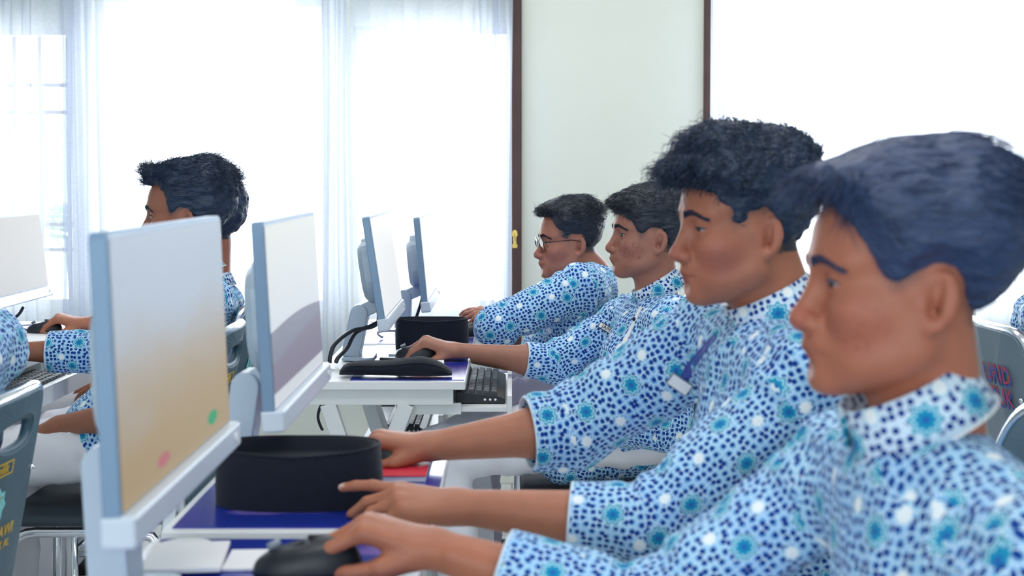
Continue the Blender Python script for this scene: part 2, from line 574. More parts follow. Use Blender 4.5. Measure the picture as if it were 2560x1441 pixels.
for i, (x0, x1, z0, z1) in enumerate(wins):
    f = MB()
    b = 0.028
    y0, y1 = WY + 0.07, WY + 0.12
    f.box((x0, y0, z0), (x0 + b, y1, z1)).box((x1 - b, y0, z0), (x1, y1, z1))
    f.box((x0 + b, y0, z0), (x1 - b, y1, z0 + b)).box((x0 + b, y0, z1 - b), (x1 - b, y1, z1))
    root = struct('window_%d' % (i + 1), f, M['white'], fix=False)
    MB().box((x0 + b, y0 + 0.02, z0 + b), (x1 - b, y0 + 0.026, z1 - b)).build('pane', M['glass'], root)
    if i == 0:                                   # the iron grille seen through the left curtain
        for px in (-250, -180, 10, 74, 145):
            MB().box((WX(px) - 0.008, y1 + 0.02, z0), (WX(px) + 0.008, y1 + 0.035, z1)).build('grille_bar', M['grille'], root)
        for py in (207, 277, 565, 630):
            MB().box((x0, y1 + 0.035, WZ(py) - 0.008), (x1, y1 + 0.047, WZ(py) + 0.008)).build('grille_bar', M['grille'], root)

# dark wooden casings either side of the plastered pier
cz = 3.0
trim1 = struct('trim_1', MB().box((WX(1279), WY - 0.035, 0.35), (WX(1304), WY + 0.02, cz)), M['wood'], bevel=0.004)
struct('trim_2', MB().box((WX(1757), WY - 0.035, 0.35), (WX(1772), WY + 0.02, cz)), M['wood'], bevel=0.004)
# brass catch on the left casing
bx, bz = WX(1287), WZ(600)
lt = empty('window_catch', (bx, WY - 0.036, bz))
tag(lt, 'small brass window catch screwed to the dark wooden casing', 'window catch')
out = [(-0.009, -0.03), (0.009, -0.03), (0.011, -0.02), (0.006, -0.012), (0.006, 0.012), (0.011, 0.02), (0.009, 0.036), (0, 0.042), (-0.009, 0.036), (-0.011, 0.02), (-0.006, 0.012), (-0.006, -0.012), (-0.011, -0.02)]
MB().prism(out, lambda u, v, t: (u, t, v), -0.005, 0.001).build('backplate', M['brass'], lt)
MB().tube([(0, -0.004, 0.0), (0, -0.018, 0.0), (-0.002, -0.02, 0.014), (-0.006, -0.02, 0.026)], 0.0035, 8).build('lever', M['brass'], lt, smooth=True)

# sheer curtains: one sheet each, gathered where the photo shows it dense
def curtain(name, label, segs, y, z0, z1, mat, seed, group=None):
    """segs: list of (x_start, x_end, folds, amplitude, overlap)"""
    rnd = random.Random(seed)
    pts = []
    for x0, x1, n, amp, ov in segs:
        N = max(8, int(n * 14))
        w = x1 - x0
        ph = rnd.uniform(0, 6)
        for i in range(N + (1 if (x0, x1) == (segs[-1][0], segs[-1][1]) else 0)):
            u = i / N
            ed = min(1, 6 * u, 6 * (1 - u) + 0.0)
            a = 2 * pi * n * u
            pts.append((x0 + w * u + ed * ov * math.sin(2 * a + ph) * w / n, amp * math.sin(a) * (0.7 + 0.3 * math.sin(3.1 * u * n + ph))))
    rows = 14
    vs = []; fs = []
    n = len(pts)
    for r in range(rows + 1):
        v = r / rows
        z = z1 + (z0 - z1) * v
        fl = 0.75 + 0.35 * v
        for k, (px, py) in enumerate(pts):
            vs.append((px + 0.006 * math.sin(k * 0.13 + 5 * v + seed), y + py * fl + 0.004 * math.sin(k * 0.31 + 4 * v), z))
    for r in range(rows):
        for k in range(n - 1):
            fs.append((r * n + k, r * n + k + 1, (r + 1) * n + k + 1, (r + 1) * n + k))
    mb = MB(); mb.add(vs, fs)
    hem = MB()
    o = mb.build(name, mat, None, smooth=True, fix=False)
    tag(o, label, 'curtain', group)
    return o


HEM = 0.42
curtain('sheer_curtain', 'sheer white curtain at left with window grille showing through, gathered at its right edge',
        [(WX(-520), WX(20), 6, 0.03, 0.10), (WX(20), WX(120), 2, 0.03, 0.18), (WX(120), WX(176), 1, 0.012, 0.05), (WX(176), WX(244), 4, 0.035, 0.30)],
        WY - 0.12, HEM, 2.35, M['curtain'], 1)
curtain('sheer_curtain', 'flat sheer white curtain over the tallest window behind the front-left boy',
        [(WX(252), WX(300), 1.5, 0.02, 0.1), (WX(300), WX(812), 7, 0.012, 0.05), (WX(812), WX(884), 2.5, 0.022, 0.22)],
        WY - 0.15, HEM, 2.35, M['curtain'], 2)
curtain('sheer_curtain', 'sheer white curtain hanging against the dark casing with the brass catch',
        [(WX(888), WX(1190), 4, 0.02, 0.06), (WX(1190), WX(1230), 1.5, 0.03, 0.2), (WX(1230), WX(1281), 4, 0.03, 0.28)],
        WY - 0.11, HEM, 2.35, M['curtain'], 3)
curtain('sheer_curtain', 'sheer white curtain right of the plastered wall pier, behind the two nearest boys',
        [(WX(1774), WX(1812), 3, 0.03, 0.25), (WX(1812), WX(2160), 4, 0.012, 0.05), (WX(2160), WX(2210), 2, 0.03, 0.2), (WX(2210), WX(3000), 10, 0.02, 0.08)],
        WY - 0.11, HEM, 2.35, M['curtain'], 4)
rod = MB().tube([(-4.3, WY - 0.13, 2.37), (WX(1284), WY - 0.13, 2.37)], 0.012, 8).build('curtain_rod', M['alu'], None, smooth=True)
tag(rod, 'metal curtain rod above the left windows', 'curtain rod')
rod = MB().tube([(WX(1772), WY - 0.13, 2.37), (4.3, WY - 0.13, 2.37)], 0.012, 8).build('curtain_rod', M['alu'], None, smooth=True)
tag(rod, 'metal curtain rod above the right window', 'curtain rod')

# a palm outside the left window, faint through the curtain
pr = empty('palm_tree', (WX(150) * 1.25, 7.2, 0))
tag(pr, 'pale palm seen faintly through the grille of the left window', 'palm')
MB().tube([(0, 0, 0), (0.03, 0, 0.5), (0.0, 0, 0.9)], [0.06, 0.05, 0.045], 8).build('trunk', M['trunk'], pr, smooth=True)
for k in range(9):
    a = k * 2 * pi / 9; L = 0.85
    mb = MB(); rib = []
    for i in range(9):
        t = i / 8
        rib.append(Vector((math.cos(a) * L * t * 0.8, math.sin(a) * L * t * 0.8, 0.9 + 0.75 * t - 0.75 * t * t)))
    for i in range(1, 9):
        d = (rib[i] - rib[i - 1]).normalized(); sd = d.cross(Vector((0, 0, 1))).normalized()
        for sg in (-1, 1):
            for q in (0.0, 0.5):
                p = rib[i - 1].lerp(rib[i], q); ln = 0.24 * (1 - 0.6 * (i / 8))
                tip = p + sd * sg * ln + d * 0.12 + Vector((0, 0, -0.05))
                mb.add([p - d * 0.012, p + d * 0.012, tip], [(0, 1, 2)])
    mb.build('frond', M['leaf'], pr, fix=False)
ground = struct('terrain', MB().box((-12, WY + 0.2, -0.3), (12, 14, -0.05)), M['grout'])
# ------------------------------------------------------------------ desks
DZ = 0.74                                   # desk height


def desk(label, x0, x1, y0, y1, vx=0.012, tray=True):
    w, d = x1 - x0, y1 - y0
    root = empty('computer_desk', (x0, y0, 0))
    tag(root, label, 'desk', None)
    MB().box((0, 0, DZ - 0.022), (w, d, DZ - 0.002)).build('desktop', M['white'], root, bevel=0.002)
    MB().box((vx, 0.018, DZ - 0.002), (w - 0.003, d - 0.01, DZ)).build('blue_vinyl', M['vinyl'], root)['label'] = 'glossy blue printed vinyl sheet'
    # grommet
    MB().prism([(0.042 * math.cos(a), 0.055 * math.sin(a)) for a in np.linspace(0, 2 * pi, 20, endpoint=False)],
               lambda u, v, t: (0.055 + u, d * (0.33 if vx > 0.05 else 0.90) + v, t), DZ - 0.002, DZ + 0.003).build('cable_grommet', M['white'], root)
    MB().box((0.0, 0.02, DZ - 0.062), (w - 0.03, 0.045, DZ - 0.022)).build('rail', M['whitemetal'], root, bevel=0.002)
    MB().box((0.0, d - 0.045, DZ - 0.062), (w - 0.03, d - 0.02, DZ - 0.022)).build('rail', M['whitemetal'], root, bevel=0.002)
    MB().box((0.0, 0.045, DZ - 0.062), (0.022, d - 0.045, DZ - 0.022)).build('rail', M['whitemetal'], root, bevel=0.002)
    for yy in (0.033, d - 0.033):           # crossed legs at each end
        for a, b in (((0.045, DZ - 0.06), (0.265, 0.0)), ((0.235, DZ - 0.06), (-0.03, 0.0))):
            MB().bar((a[0], yy, a[1]), (b[0], yy + (0.004 if a[0] < 0.1 else -0.004), b[1]), 0.028, 0.038).build('leg', M['whitemetal'], root, bevel=0.002)
        MB().box((-0.04, yy - 0.02, 0), (0.29, yy + 0.02, 0.03)).build('foot_bar', M['whitemetal'], root, bevel=0.003)
    # sliding keyboard tray, pulled out towards the sitter
    tz = DZ - 0.085
    if not tray: return root
    MB().box((w - 0.17, 0.06, tz), (w + 0.100, d - 0.06, tz + 0.012)).build('keyboard_tray', M['white'], root, bevel=0.001)
    MB().box((w + 0.100, 0.055, tz - 0.005), (w + 0.112, d - 0.055, tz + 0.040)).build('tray_lip', M['white'], root, bevel=0.001)
    for yy in (0.046, d - 0.058):
        MB().box((w - 0.17, yy, tz - 0.004), (w - 0.012, yy + 0.012, DZ - 0.062)).build('slide_rail', M['whitemetal'], root)
    return root


def keyboard(label, x, y, z, L=0.43, D=0.122, rz=0.0, cat='keyboard'):
    """long axis along y, typist on the +x side"""
    root = empty('keyboard', (x, y, z), rz)
    tag(root, label, cat)
    prof = [(-D / 2, 0.0), (D / 2, 0.0), (D / 2, 0.012), (D / 2 - 0.02, 0.020), (0.0, 0.024), (-D / 2, 0.030)]
    MB().prism(prof, lambda u, v, t: (u, t, v), -L / 2, L / 2).build('case', M['black'], root, bevel=0.002)
    # keys as one part per row of keys; each row really is separate caps
    me = None
    for r in range(5):
        xr = -D / 2 + 0.012 + r * 0.0185
        zz = 0.0295 - (xr + D / 2) * 0.085
        n = 16
        for k in range(n):
            y0 = -L / 2 + 0.008 + k * (L - 0.016) / n
            wd = (L - 0.016) / n - 0.002
            if me is None:
                kb = MB(); kb.add([(0, 0, 0), (0.0165, 0, -0.001), (0.0165, wd, -0.001), (0, wd, 0), (0.002, 0.002, 0.007), (0.0145, 0.002, 0.006), (0.0145, wd - 0.002, 0.006), (0.002, wd - 0.002, 0.007)],
                                  [(0, 3, 2, 1), (4, 5, 6, 7), (0, 1, 5, 4), (1, 2, 6, 5), (2, 3, 7, 6), (3, 0, 4, 7)])
                ko = kb.build('key', M['key'], root); me = ko
            else:
                ko = me.copy(); COL.objects.link(ko); ko.parent = root
            ko.location = (xr, y0, zz)
    for i in range(3):
        MB().sphere((D / 2 - 0.05 + i * 0.013, -L / 2 - 0.0005, 0.010), (0.003, 0.001, 0.003), 8, 6).build('status_mark', M['paper'], root)
    return root


def mouse(label, loc, rz=0.0, s=1.0, wire=None):
    root = empty('computer_mouse', loc, rz)
    tag(root, label, 'mouse')
    mb = MB()
    nu, nv = 18, 9
    vs = []; fs = []
    for j in range(nv + 1):
        th = pi / 2 * j / nv
        for i in range(nu):
            ph = 2 * pi * i / nu
            x = -0.056 * math.cos(ph); y = 0.031 * math.sin(ph) * (1 - 0.12 * math.cos(ph) ** 2)
            hgt = 0.034 + 0.006 * math.cos(ph + pi)
            vs.append((x * math.cos(th) ** 0.55 * s if math.cos(th) > 1e-6 else 0, y * math.cos(th) ** 0.5 * s if math.cos(th) > 1e-6 else 0, (0.002 + hgt * math.sin(th) ** 0.9) * s))
    for j in range(nv):
        for i in range(nu):
            k = (i + 1) % nu
            fs.append((j * nu + i, j * nu + k, (j + 1) * nu + k, (j + 1) * nu + i))
    fs.append(tuple(range(nu))[::-1])
    mb.add(vs, fs)
    mb.build('shell', M['black'], root, smooth=True)
    MB().tube([(-0.04 * s, 0, 0.030 * s), (-0.028 * s, 0, 0.036 * s)], 0.004 * s, 8).build('scroll_wheel', M['greybtn'], root, smooth=True)
    if wire:
        MB().tube([Vector(p) for p in wire], 0.0018, 6).build('wire', M['black'], root, smooth=True)
    return root


def aio(label, ynear, yfar, xb, zb, xt, zt, mat, arm_x, chin=0.014, deskz=DZ, name='desktop_computer'):
    """all in one computer whose screen faces +x; (xb, zb) bottom and (xt, zt) top of the panel's front"""
    yc, W = (ynear + yfar) / 2, yfar - ynear
    root = empty(name, (xb, yc, deskz))
    tag(root, label, 'computer')
    ax = Vector((xt - xb, 0, zt - zb)); H = ax.length; ax.normalize()
    n = Vector((ax.z, 0, -ax.x))                 # out of the screen
    o = Vector((0, 0, zb - deskz))

    def fr(u, v, t): return o + Vector((0, u, 0)) + ax * v + n * t
    MB().prism(rounded(W, H, 0.008, 4, 0, H / 2), fr, -0.019, 0.0).build('panel', M['silver'], root, bevel=0.002)
    MB().prism([(-W / 2 + 0.006, 0.030), (W / 2 - 0.006, 0.030), (W / 2 - 0.006, H - 0.006), (-W / 2 + 0.006, H - 0.006)], fr, -0.001, 0.0012).build('screen', mat, root)['label'] = 'lit screen'
    # deep light strip along the bottom edge
    MB().prism([(-W / 2 - 0.002, -0.005), (W / 2 + 0.002, -0.005), (W / 2 + 0.002, 0.028), (-W / 2 - 0.002, 0.028)], fr, -0.0215, chin).build('speaker_strip', M['strip'], root, bevel=0.004)['label'] = 'pale strip along the bottom edge'
    MB().prism([(W / 2 - 0.035 + 0.006 * math.cos(a), 0.012 + 0.006 * math.sin(a)) for a in np.linspace(0, 2 * pi, 12, endpoint=False)], fr, chin - 0.001, chin + 0.002).build('power_button', M['paper'], root)
    # rounded housing on the back
    hw = W * 0.62
    prof = []
    for i in range(13):
        a = -pi / 2 + pi * i / 12
        prof.append((-0.018 - 0.042 * math.cos(a) ** 0.6, 0))
    hump_o = rounded(hw, H * 0.60, 0.06, 6, 0, H * 0.50)
    hump_i = rounded(hw - 0.03, H * 0.60 - 0.03, 0.05, 6, 0, H * 0.50)
    mb = MB()
    k = len(hump_o)
    vs = [fr(u, v, -0.018) for u, v in hump_o] + [fr(u, v, -0.045) for u, v in hump_o] + [fr(u, v, -0.058) for u, v in hump_i]
    fs = [tuple(range(2 * k, 3 * k))]
    for i in range(k):
        j = (i + 1) % k
        fs += [(i, j, k + j, k + i), (k + i, k + j, 2 * k + j, 2 * k + i)]
    mb.add(vs, fs); mb.build('rear_housing', M['silverlt'], root, smooth=False)
    # folding stand: upright bar with rounded head, link, foot plate
    bw = 0.07
    base = Vector((arm_x - xb, 0, 0.006))
    hinge = o + ax * (H * 0.20) + n * -0.075 + Vector((-0.012, 0, -0.03))
    d = (hinge - base); L = d.length; d.normalize(); pn = Vector((d.z, 0, -d.x))
    ol = [(-0.024, 0.0), (0.024, 0.0), (0.024, L)] + [(0.024 * math.cos(a), L + 0.024 * math.sin(a)) for a in np.linspace(0.3, pi - 0.3, 7)] + [(-0.024, L)]
    MB().prism(ol, lambda u, v, t: base + d * v + pn * u + Vector((0, t, 0)), -bw / 2, bw / 2).build('stand_arm', M['silverlt'], root, bevel=0.003)
    end = o + ax * (H * 0.18) + n * -0.02
    MB().bar(hinge + Vector((0, 0, 0.002)), end, 0.055, 0.036).build('stand_link', M['silverlt'], root, bevel=0.003)
    MB().tube([hinge + Vector((0, -0.034, 0)), hinge + Vector((0, 0.034, 0))], 0.012, 10).build('hinge_pin', M['black'], root, smooth=True)
    MB().prism(rounded(0.14, 0.085, 0.02, 4), lambda u, v, t: base + Vector((v + 0.022, u, t - 0.0055)), 0.0, 0.0075).build('foot_plate', M['silverlt'], root, bevel=0.002)
    return root


CX0, CX1 = -0.490, -0.112                  # the centre row of desks
desk_c1 = desk('white desk with blue vinyl top in front of the nearest boy', CX0, CX1, 1.22, 1.925, tray=False)
desk_c2 = desk('white desk with blue vinyl top carrying the big upright black cap', CX0, CX1, 1.96, 2.665, tray=False)
desk_c3 = desk('white computer desk with crossed legs showing, folded black cap on its near edge', CX0, CX1, 3.38, 4.085, 0.10)
desk_c4 = desk('farthest white computer desk of the centre row, boy with glasses leaning on it', CX0, CX1, 4.10, 4.805, tray=False)
LX0, LX1 = -1.665, -1.29
desk_l2 = desk('white computer desk of the left row where the quiff-haired boy sits', LX0, LX1, 3.30, 4.005)
desk_l3 = desk('far desk of the left row holding papers and a wired mouse', LX0, LX1, 4.02, 4.725)
desk_l1 = desk('nearest desk of the left row, mostly cut off by the picture edge', LX0, LX1, 2.10, 2.805, tray=False)

c1 = aio('nearest silver all-in-one computer, large screen with gold image and painted reflection, green and pink spots', 1.385, 1.925, -0.384, 0.872, -0.396, 1.181, M['screen_gold'], -0.466)
c2 = aio('silver all-in-one computer behind the big black cap, pale screen with grey hills', 2.10, 2.64, -0.352, 0.856, -0.368, 1.166, M['screen_reflections'], -0.462)
c3 = aio('silver all-in-one computer seen edge-on, leaning back on the third desk', 3.53, 4.07, -0.313, 0.847, -0.355, 1.129, M['screen_white'], -0.432, chin=0.007)
c4 = aio('smaller edge-on silver all-in-one computer on the farthest desk', 4.23, 4.77, -0.250, 0.825, -0.276, 1.105, M['screen_white'], -0.348, chin=0.007)
l3 = aio('silver all-in-one computer with blank pale screen at the left picture edge', 4.16, 4.70, -1.535, 0.835, -1.565, 1.105, M['screen_pale'], -1.60)
l2 = aio('silver all-in-one computer of the left row just outside the picture edge', 3.40, 3.94, -1.535, 0.86, -1.56, 1.16, M['screen_pale'], -1.60)

# computer cables
def cable(name, label, pts, r, mat=M['black'], parent=None, sm=6):
    P_ = [Vector(p) for p in pts]; out = []
    n = len(P_)
    for i in range(n - 1):
        p0 = P_[max(i - 1, 0)]; p1 = P_[i]; p2 = P_[i + 1]; p3 = P_[min(i + 2, n - 1)]
        for k in range(sm):
            t = k / sm
            out.append(0.5 * ((2 * p1) + (p2 - p0) * t + (2 * p0 - 5 * p1 + 4 * p2 - p3) * t * t + (-p0 + 3 * p1 - 3 * p2 + p3) * t ** 3))
    out.append(P_[-1])
    o = MB().tube(out, r, 8).build(name, mat, parent, smooth=True, off=parent.location if parent else None)
    if parent is None: tag(o, label, 'cable')
    return o


cable('power_cable', 'thick black cable looping from the third computer into the desk grommet',
      [P(945, 765, 3.80), P(946, 800, 3.79), P(930, 818, 3.74), P(880, 828, 3.68), P(838, 860, 3.64), P(826, 890, 3.62), P(824, 908, 3.62)], 0.0055, parent=c3)
cable('power_cable', 'second black cable running beside the stand down to the grommet',
      [P(950, 760, 3.81), P(952, 796, 3.80), P(934, 812, 3.75), P(890, 832, 3.70), P(868, 870, 3.66), P(846, 894, 3.63), P(840, 907, 3.62)], 0.0055, parent=c3)
cable('signal_cable', 'black cable with a thick plug hanging behind the farthest computer',
      [P(1052, 720, 4.50), P(1055, 745, 4.49), P(1048, 772, 4.47), P(1042, 790, 4.47), P(1036, 805, 4.47), P(1031, 818, 4.46)], 0.005, parent=c4)
cable('looped_cable', 'thin teal-grey cable looping on the third desk beside the peci cap',
      [P(990, 828, 4.30), P(965, 828, 4.28), P(944, 832, 4.26), P(952, 842, 4.24), P(958, 843, 4.24)], 0.0035, M['greybtn'], c4)
cable('power_cable', 'black cable hanging behind the left edge of the third desk',
      [P(812, 1000, 3.95), P(800, 1020, 3.95), P(795, 1045, 3.95), P(803, 1070, 3.95), P(808, 1076, 3.95)], 0.004, parent=c3)
cable('power_cable', 'black cable dropping behind the pale screen at the left edge',
      [P(58, 768, 4.46), P(48, 785, 4.45), P(30, 800, 4.45), P(18, 805, 4.45)], 0.005, parent=l3)

# keyboards
kb3 = keyboard('black keyboard on the pulled-out tray of the third desk', -0.078, 3.70, DZ - 0.072)
kbl3 = keyboard('black keyboard beneath the papers in the left row', -1.256, 4.02 + 0.34, DZ - 0.072)
kbl2 = keyboard('black keyboard on the tray in front of the quiff-haired boy', -1.256, 3.64, DZ - 0.072)
# a low shelf with a second keyboard under the third desk
sh = MB().box((-0.44, 4.17, 0.44), (-0.205, 4.72, 0.455)); sh.box((-0.218, 4.17, 0.435), (-0.203, 4.72, 0.52))
for x_, y_ in ((-0.43, 4.19), (-0.43, 4.68), (-0.23, 4.19), (-0.23, 4.68)):
    sh.box((x_, y_, 0), (x_ + 0.02, y_ + 0.02, 0.441))
sho = sh.build('low_shelf', M['white'], None, bevel=0.002)
tag(sho, 'low white shelf under the farthest desk holding a spare keyboard', 'shelf')
kbs = keyboard('black keyboard lying on the low shelf, seen between the crossed legs', -0.318, 4.43, 0.456)
# computer tower under the far desk
tw = empty('computer_tower', (-0.40, 5.02, 0.0)); tag(tw, 'dark computer tower standing on the floor beyond the farthest desk', 'computer')
MB().box((-0.09, -0.12, 0.0), (0.09, 0.12, 0.56)).build('case', M['brown'], tw, bevel=0.004)
MB().box((-0.085, -0.128, 0.02), (0.085, -0.12, 0.54)).build('front_panel', M['black'], tw, bevel=0.003)
MB().box((-0.06, -0.131, 0.44), (0.06, -0.128, 0.465)).build('disc_drive', M['key'], tw)

# ------------------------------------------------------------------ caps (songkok)
def cap(label, loc, L, W, H, rz, sag=0.008):
    root = empty('peci_cap', loc, rz); tag(root, label, 'cap')
    n = 40
    mb = MB(); vs = []; fs = []
    rows = [(0.0, 1.0), (0.02, 1.0), (0.25, 1.005), (0.5, 1.0), (0.75, 0.99), (0.97, 0.98), (1.0, 0.97)]

    def pt(a, k, z):
        c, s_ = math.cos(a), math.sin(a)
        x = L / 2 * math.copysign(abs(c) ** 0.8, c) * k; y = W / 2 * math.copysign(abs(s_) ** 0.9, s_) * k
        dip = sag * (1 - abs(c)) * (z / H) * (1.0 if s_ < 0 else 0.2)
        return (x, y, z - dip)
    for v, k in rows:
        for i in range(n): vs.append(pt(2 * pi * i / n, k, H * v))
    m = len(rows)
    for v, k in ((0.99, 0.90), (0.80, 0.88), (0.74, 0.5), (0.73, 0.02)):   # sunken crown inside the rim
        for i in range(n): vs.append(pt(2 * pi * i / n, k, H * v))
    m += 4
    for r in range(m - 1):
        for i in range(n):
            j = (i + 1) % n
            fs.append((r * n + i, r * n + j, (r + 1) * n + j, (r + 1) * n + i))
    fs.append(tuple(range(n))[::-1]); fs.append(tuple((m - 1) * n + i for i in range(n)))
    mb.add(vs, fs); mb.build('body', M['velvet'], root, smooth=True)
    mb = MB(); pts = [pt(2 * pi * i / n, 0.965, H * 1.0) for i in range(n)]
    mb.tube([Vector(p) for p in pts], 0.0022, 6, closed=True); mb.build('rim_piping', M['velvet'], root, smooth=True)
    return root


p = P(735, 1240, 2.16)
cap('large black velvet peci cap standing on the second desk, out of focus', (-0.322, 2.133, DZ + 0.0006), 0.252, 0.140, 0.088, 0.0)
p = P(1082, 850, 4.02)
cap('smaller black velvet peci cap standing behind the mouse hand on the third desk', (p.x, 3.985, DZ + 0.0006), 0.206, 0.105, 0.086, 0.0, 0.004)


def folded_cap(label, loc, L, W, rz=0.0, k=1.0):
    root = empty('folded_peci_cap', loc, rz); tag(root, label, 'cap')
    mb = MB(); n, m = 30, 12; vs = []; fs = []
    for i in range(n + 1):
        u = i / n; x = (u - 0.5) * L
        e = max(0.0, 1 - abs(2 * u - 1) ** 3.2) ** 0.6
        h = (0.030 - 0.010 * math.cos(2 * pi * (u - 0.15)) * 0.6 + 0.006 * math.cos(2 * pi * 1.0 * u)) * (0.25 + 0.75 * e) * k * (1 - 0.35 * max(0, u - 0.75) * 4 * 0.6)
        wv = 0.010 * math.sin(2 * pi * u * 0.9 + 0.4)
        for j in range(m):
            a = 2 * pi * j / m
            vs.append((x, W / 2 * math.cos(a) * (0.2 + 0.8 * e) + wv, 0.002 + h / 2 + h / 2 * math.sin(a)))
    for i in range(n):
        for j in range(m):
            l = (j + 1) % m
            fs.append((i * m + j, i * m + l, (i + 1) * m + l, (i + 1) * m + j))
    fs.append(tuple(range(m))[::-1]); fs.append(tuple(n * m + j for j in range(m)))
    mb.add(vs, fs)
    mb.build('body', M['velvet'], root, smooth=True)
    for sg in (-1, 1):
        sm = [vs[i * m + (1 if sg > 0 else 5)] for i in range(2, n - 1)]
        MB().tube([Vector(q) + Vector((0, 0, 0.001)) for q in sm], 0.0016, 6).build('seam', M['velvet'], root, smooth=True)
    return root


p = P(990, 930, 3.46)
folded_cap('flat folded black peci cap lying along the near edge of the third desk', (p.x, 3.455, DZ + 0.0006), 0.275, 0.105, 0.0, 1.45)
p = P(640, 1441, 1.60)
folded_cap('black folded cap under the nearest mouse, cut by the bottom edge', (-0.265, 1.555, DZ + 0.0006), 0.22, 0.10, 0.05, 0.85)

# ------------------------------------------------------------------ papers, books
def sheet(name, label, cat, cx, cy, z, w, d, th, rz, mat):
    root = MB().box((-w / 2, -d / 2, 0), (w / 2, d / 2, th)).build(name, mat, None, bevel=min(0.0008, th / 3))
    root.location = (cx, cy, z + 0.0006); root.rotation_euler = (0, 0, rz)
    tag(root, label, cat)
    return root


sheet('paper_stack', 'white paper stack under the nearest screen at the bottom edge', 'paper', -0.418, 1.80, DZ + 0.003, 0.10, 0.13, 0.006, 0.1, M['paper'])
sheet('exercise_book', 'white sheet left of the nearest mouse on the blue desk', 'paper', -0.338, 1.80, DZ, 0.055, 0.09, 0.004, 0.05, M['paper'])
bk = empty('magazine', (-0.235, 2.40, DZ + 0.0006)); tag(bk, 'red and white magazine under the second mouse', 'magazine')
MB().box((-0.07, -0.13, 0), (0.095, 0.13, 0.008)).build('pages', M['paper'], bk)
MB().box((-0.071, -0.131, 0.008), (0.096, 0.131, 0.0095)).build('cover', M['red'], bk)
p = P(965, 895, 3.74)
sheet('exercise_book', 'open white book under the third mouse beside the folded cap', 'book', -0.262, 3.68, DZ, 0.17, 0.20, 0.006, 0.05, M['paper'])
sheet('sticky_note', 'small white note in front of the third mouse', 'paper', -0.30, 3.61, DZ + 0.0066, 0.07, 0.04, 0.0015, 0.1, M['paper'])
pen = MB().tube([(-0.345, 3.69, DZ + 0.0112), (-0.275, 3.672, DZ + 0.0112)], 0.0038, 8).build('pen', M['black'], None, smooth=True)
tag(pen, 'slim black pen on the open book near the third mouse', 'pen')
sheet('tablet_case', 'pale grey tablet lying behind the third computer stand', 'tablet', -0.268, 3.86, DZ, 0.13, 0.10, 0.008, 0.0, M['silverlt'])
sheet('paper_sheet', 'loose white paper under the left-row mouse', 'paper', -1.42, 4.34, DZ, 0.16, 0.22, 0.004, 0.1, M['paper'])
sheet('paper_sheet', 'second loose white paper nearer the quiff-haired boy', 'paper', -1.37, 4.14, DZ + 0.005, 0.17, 0.18, 0.003, -0.25, M['paper'])
sheet('folded_paper', 'creased white paper sticking out over the left-row keyboard', 'paper', -1.225, 4.12, DZ - 0.026, 0.16, 0.15, 0.003, 0.25, M['paper'])

mouse('black computer mouse in the nearest hand', (-0.252, 1.735, DZ + 0.001), 0.10, 1.22)
mouse('black computer mouse gripped on the red magazine', (-0.215, 2.375, DZ + 0.0105), 0.0, 1.08)
mouse('black computer mouse under the hand on the third desk', P(1040, 890, 3.745).xy.to_3d() + Vector((0, 0, DZ + 0.007)), 0.0, 1.0)
mouse('black computer mouse half hidden behind the smaller peci cap', P(1166, 835, 4.30).xy.to_3d() + Vector((0, 0, DZ)), 0.2, 1.0)
mouse('black wired computer mouse on the left-row papers', P(112, 828, 4.36).xy.to_3d() + Vector((0, 0, DZ + 0.004)), 0.0, 1.0,
      wire=[(-0.055, 0, 0.01), (-0.085, 0.0, 0.02), (-0.10, -0.02, 0.008), (-0.115, -0.03, 0.004), (-0.12, -0.08, 0.004)])

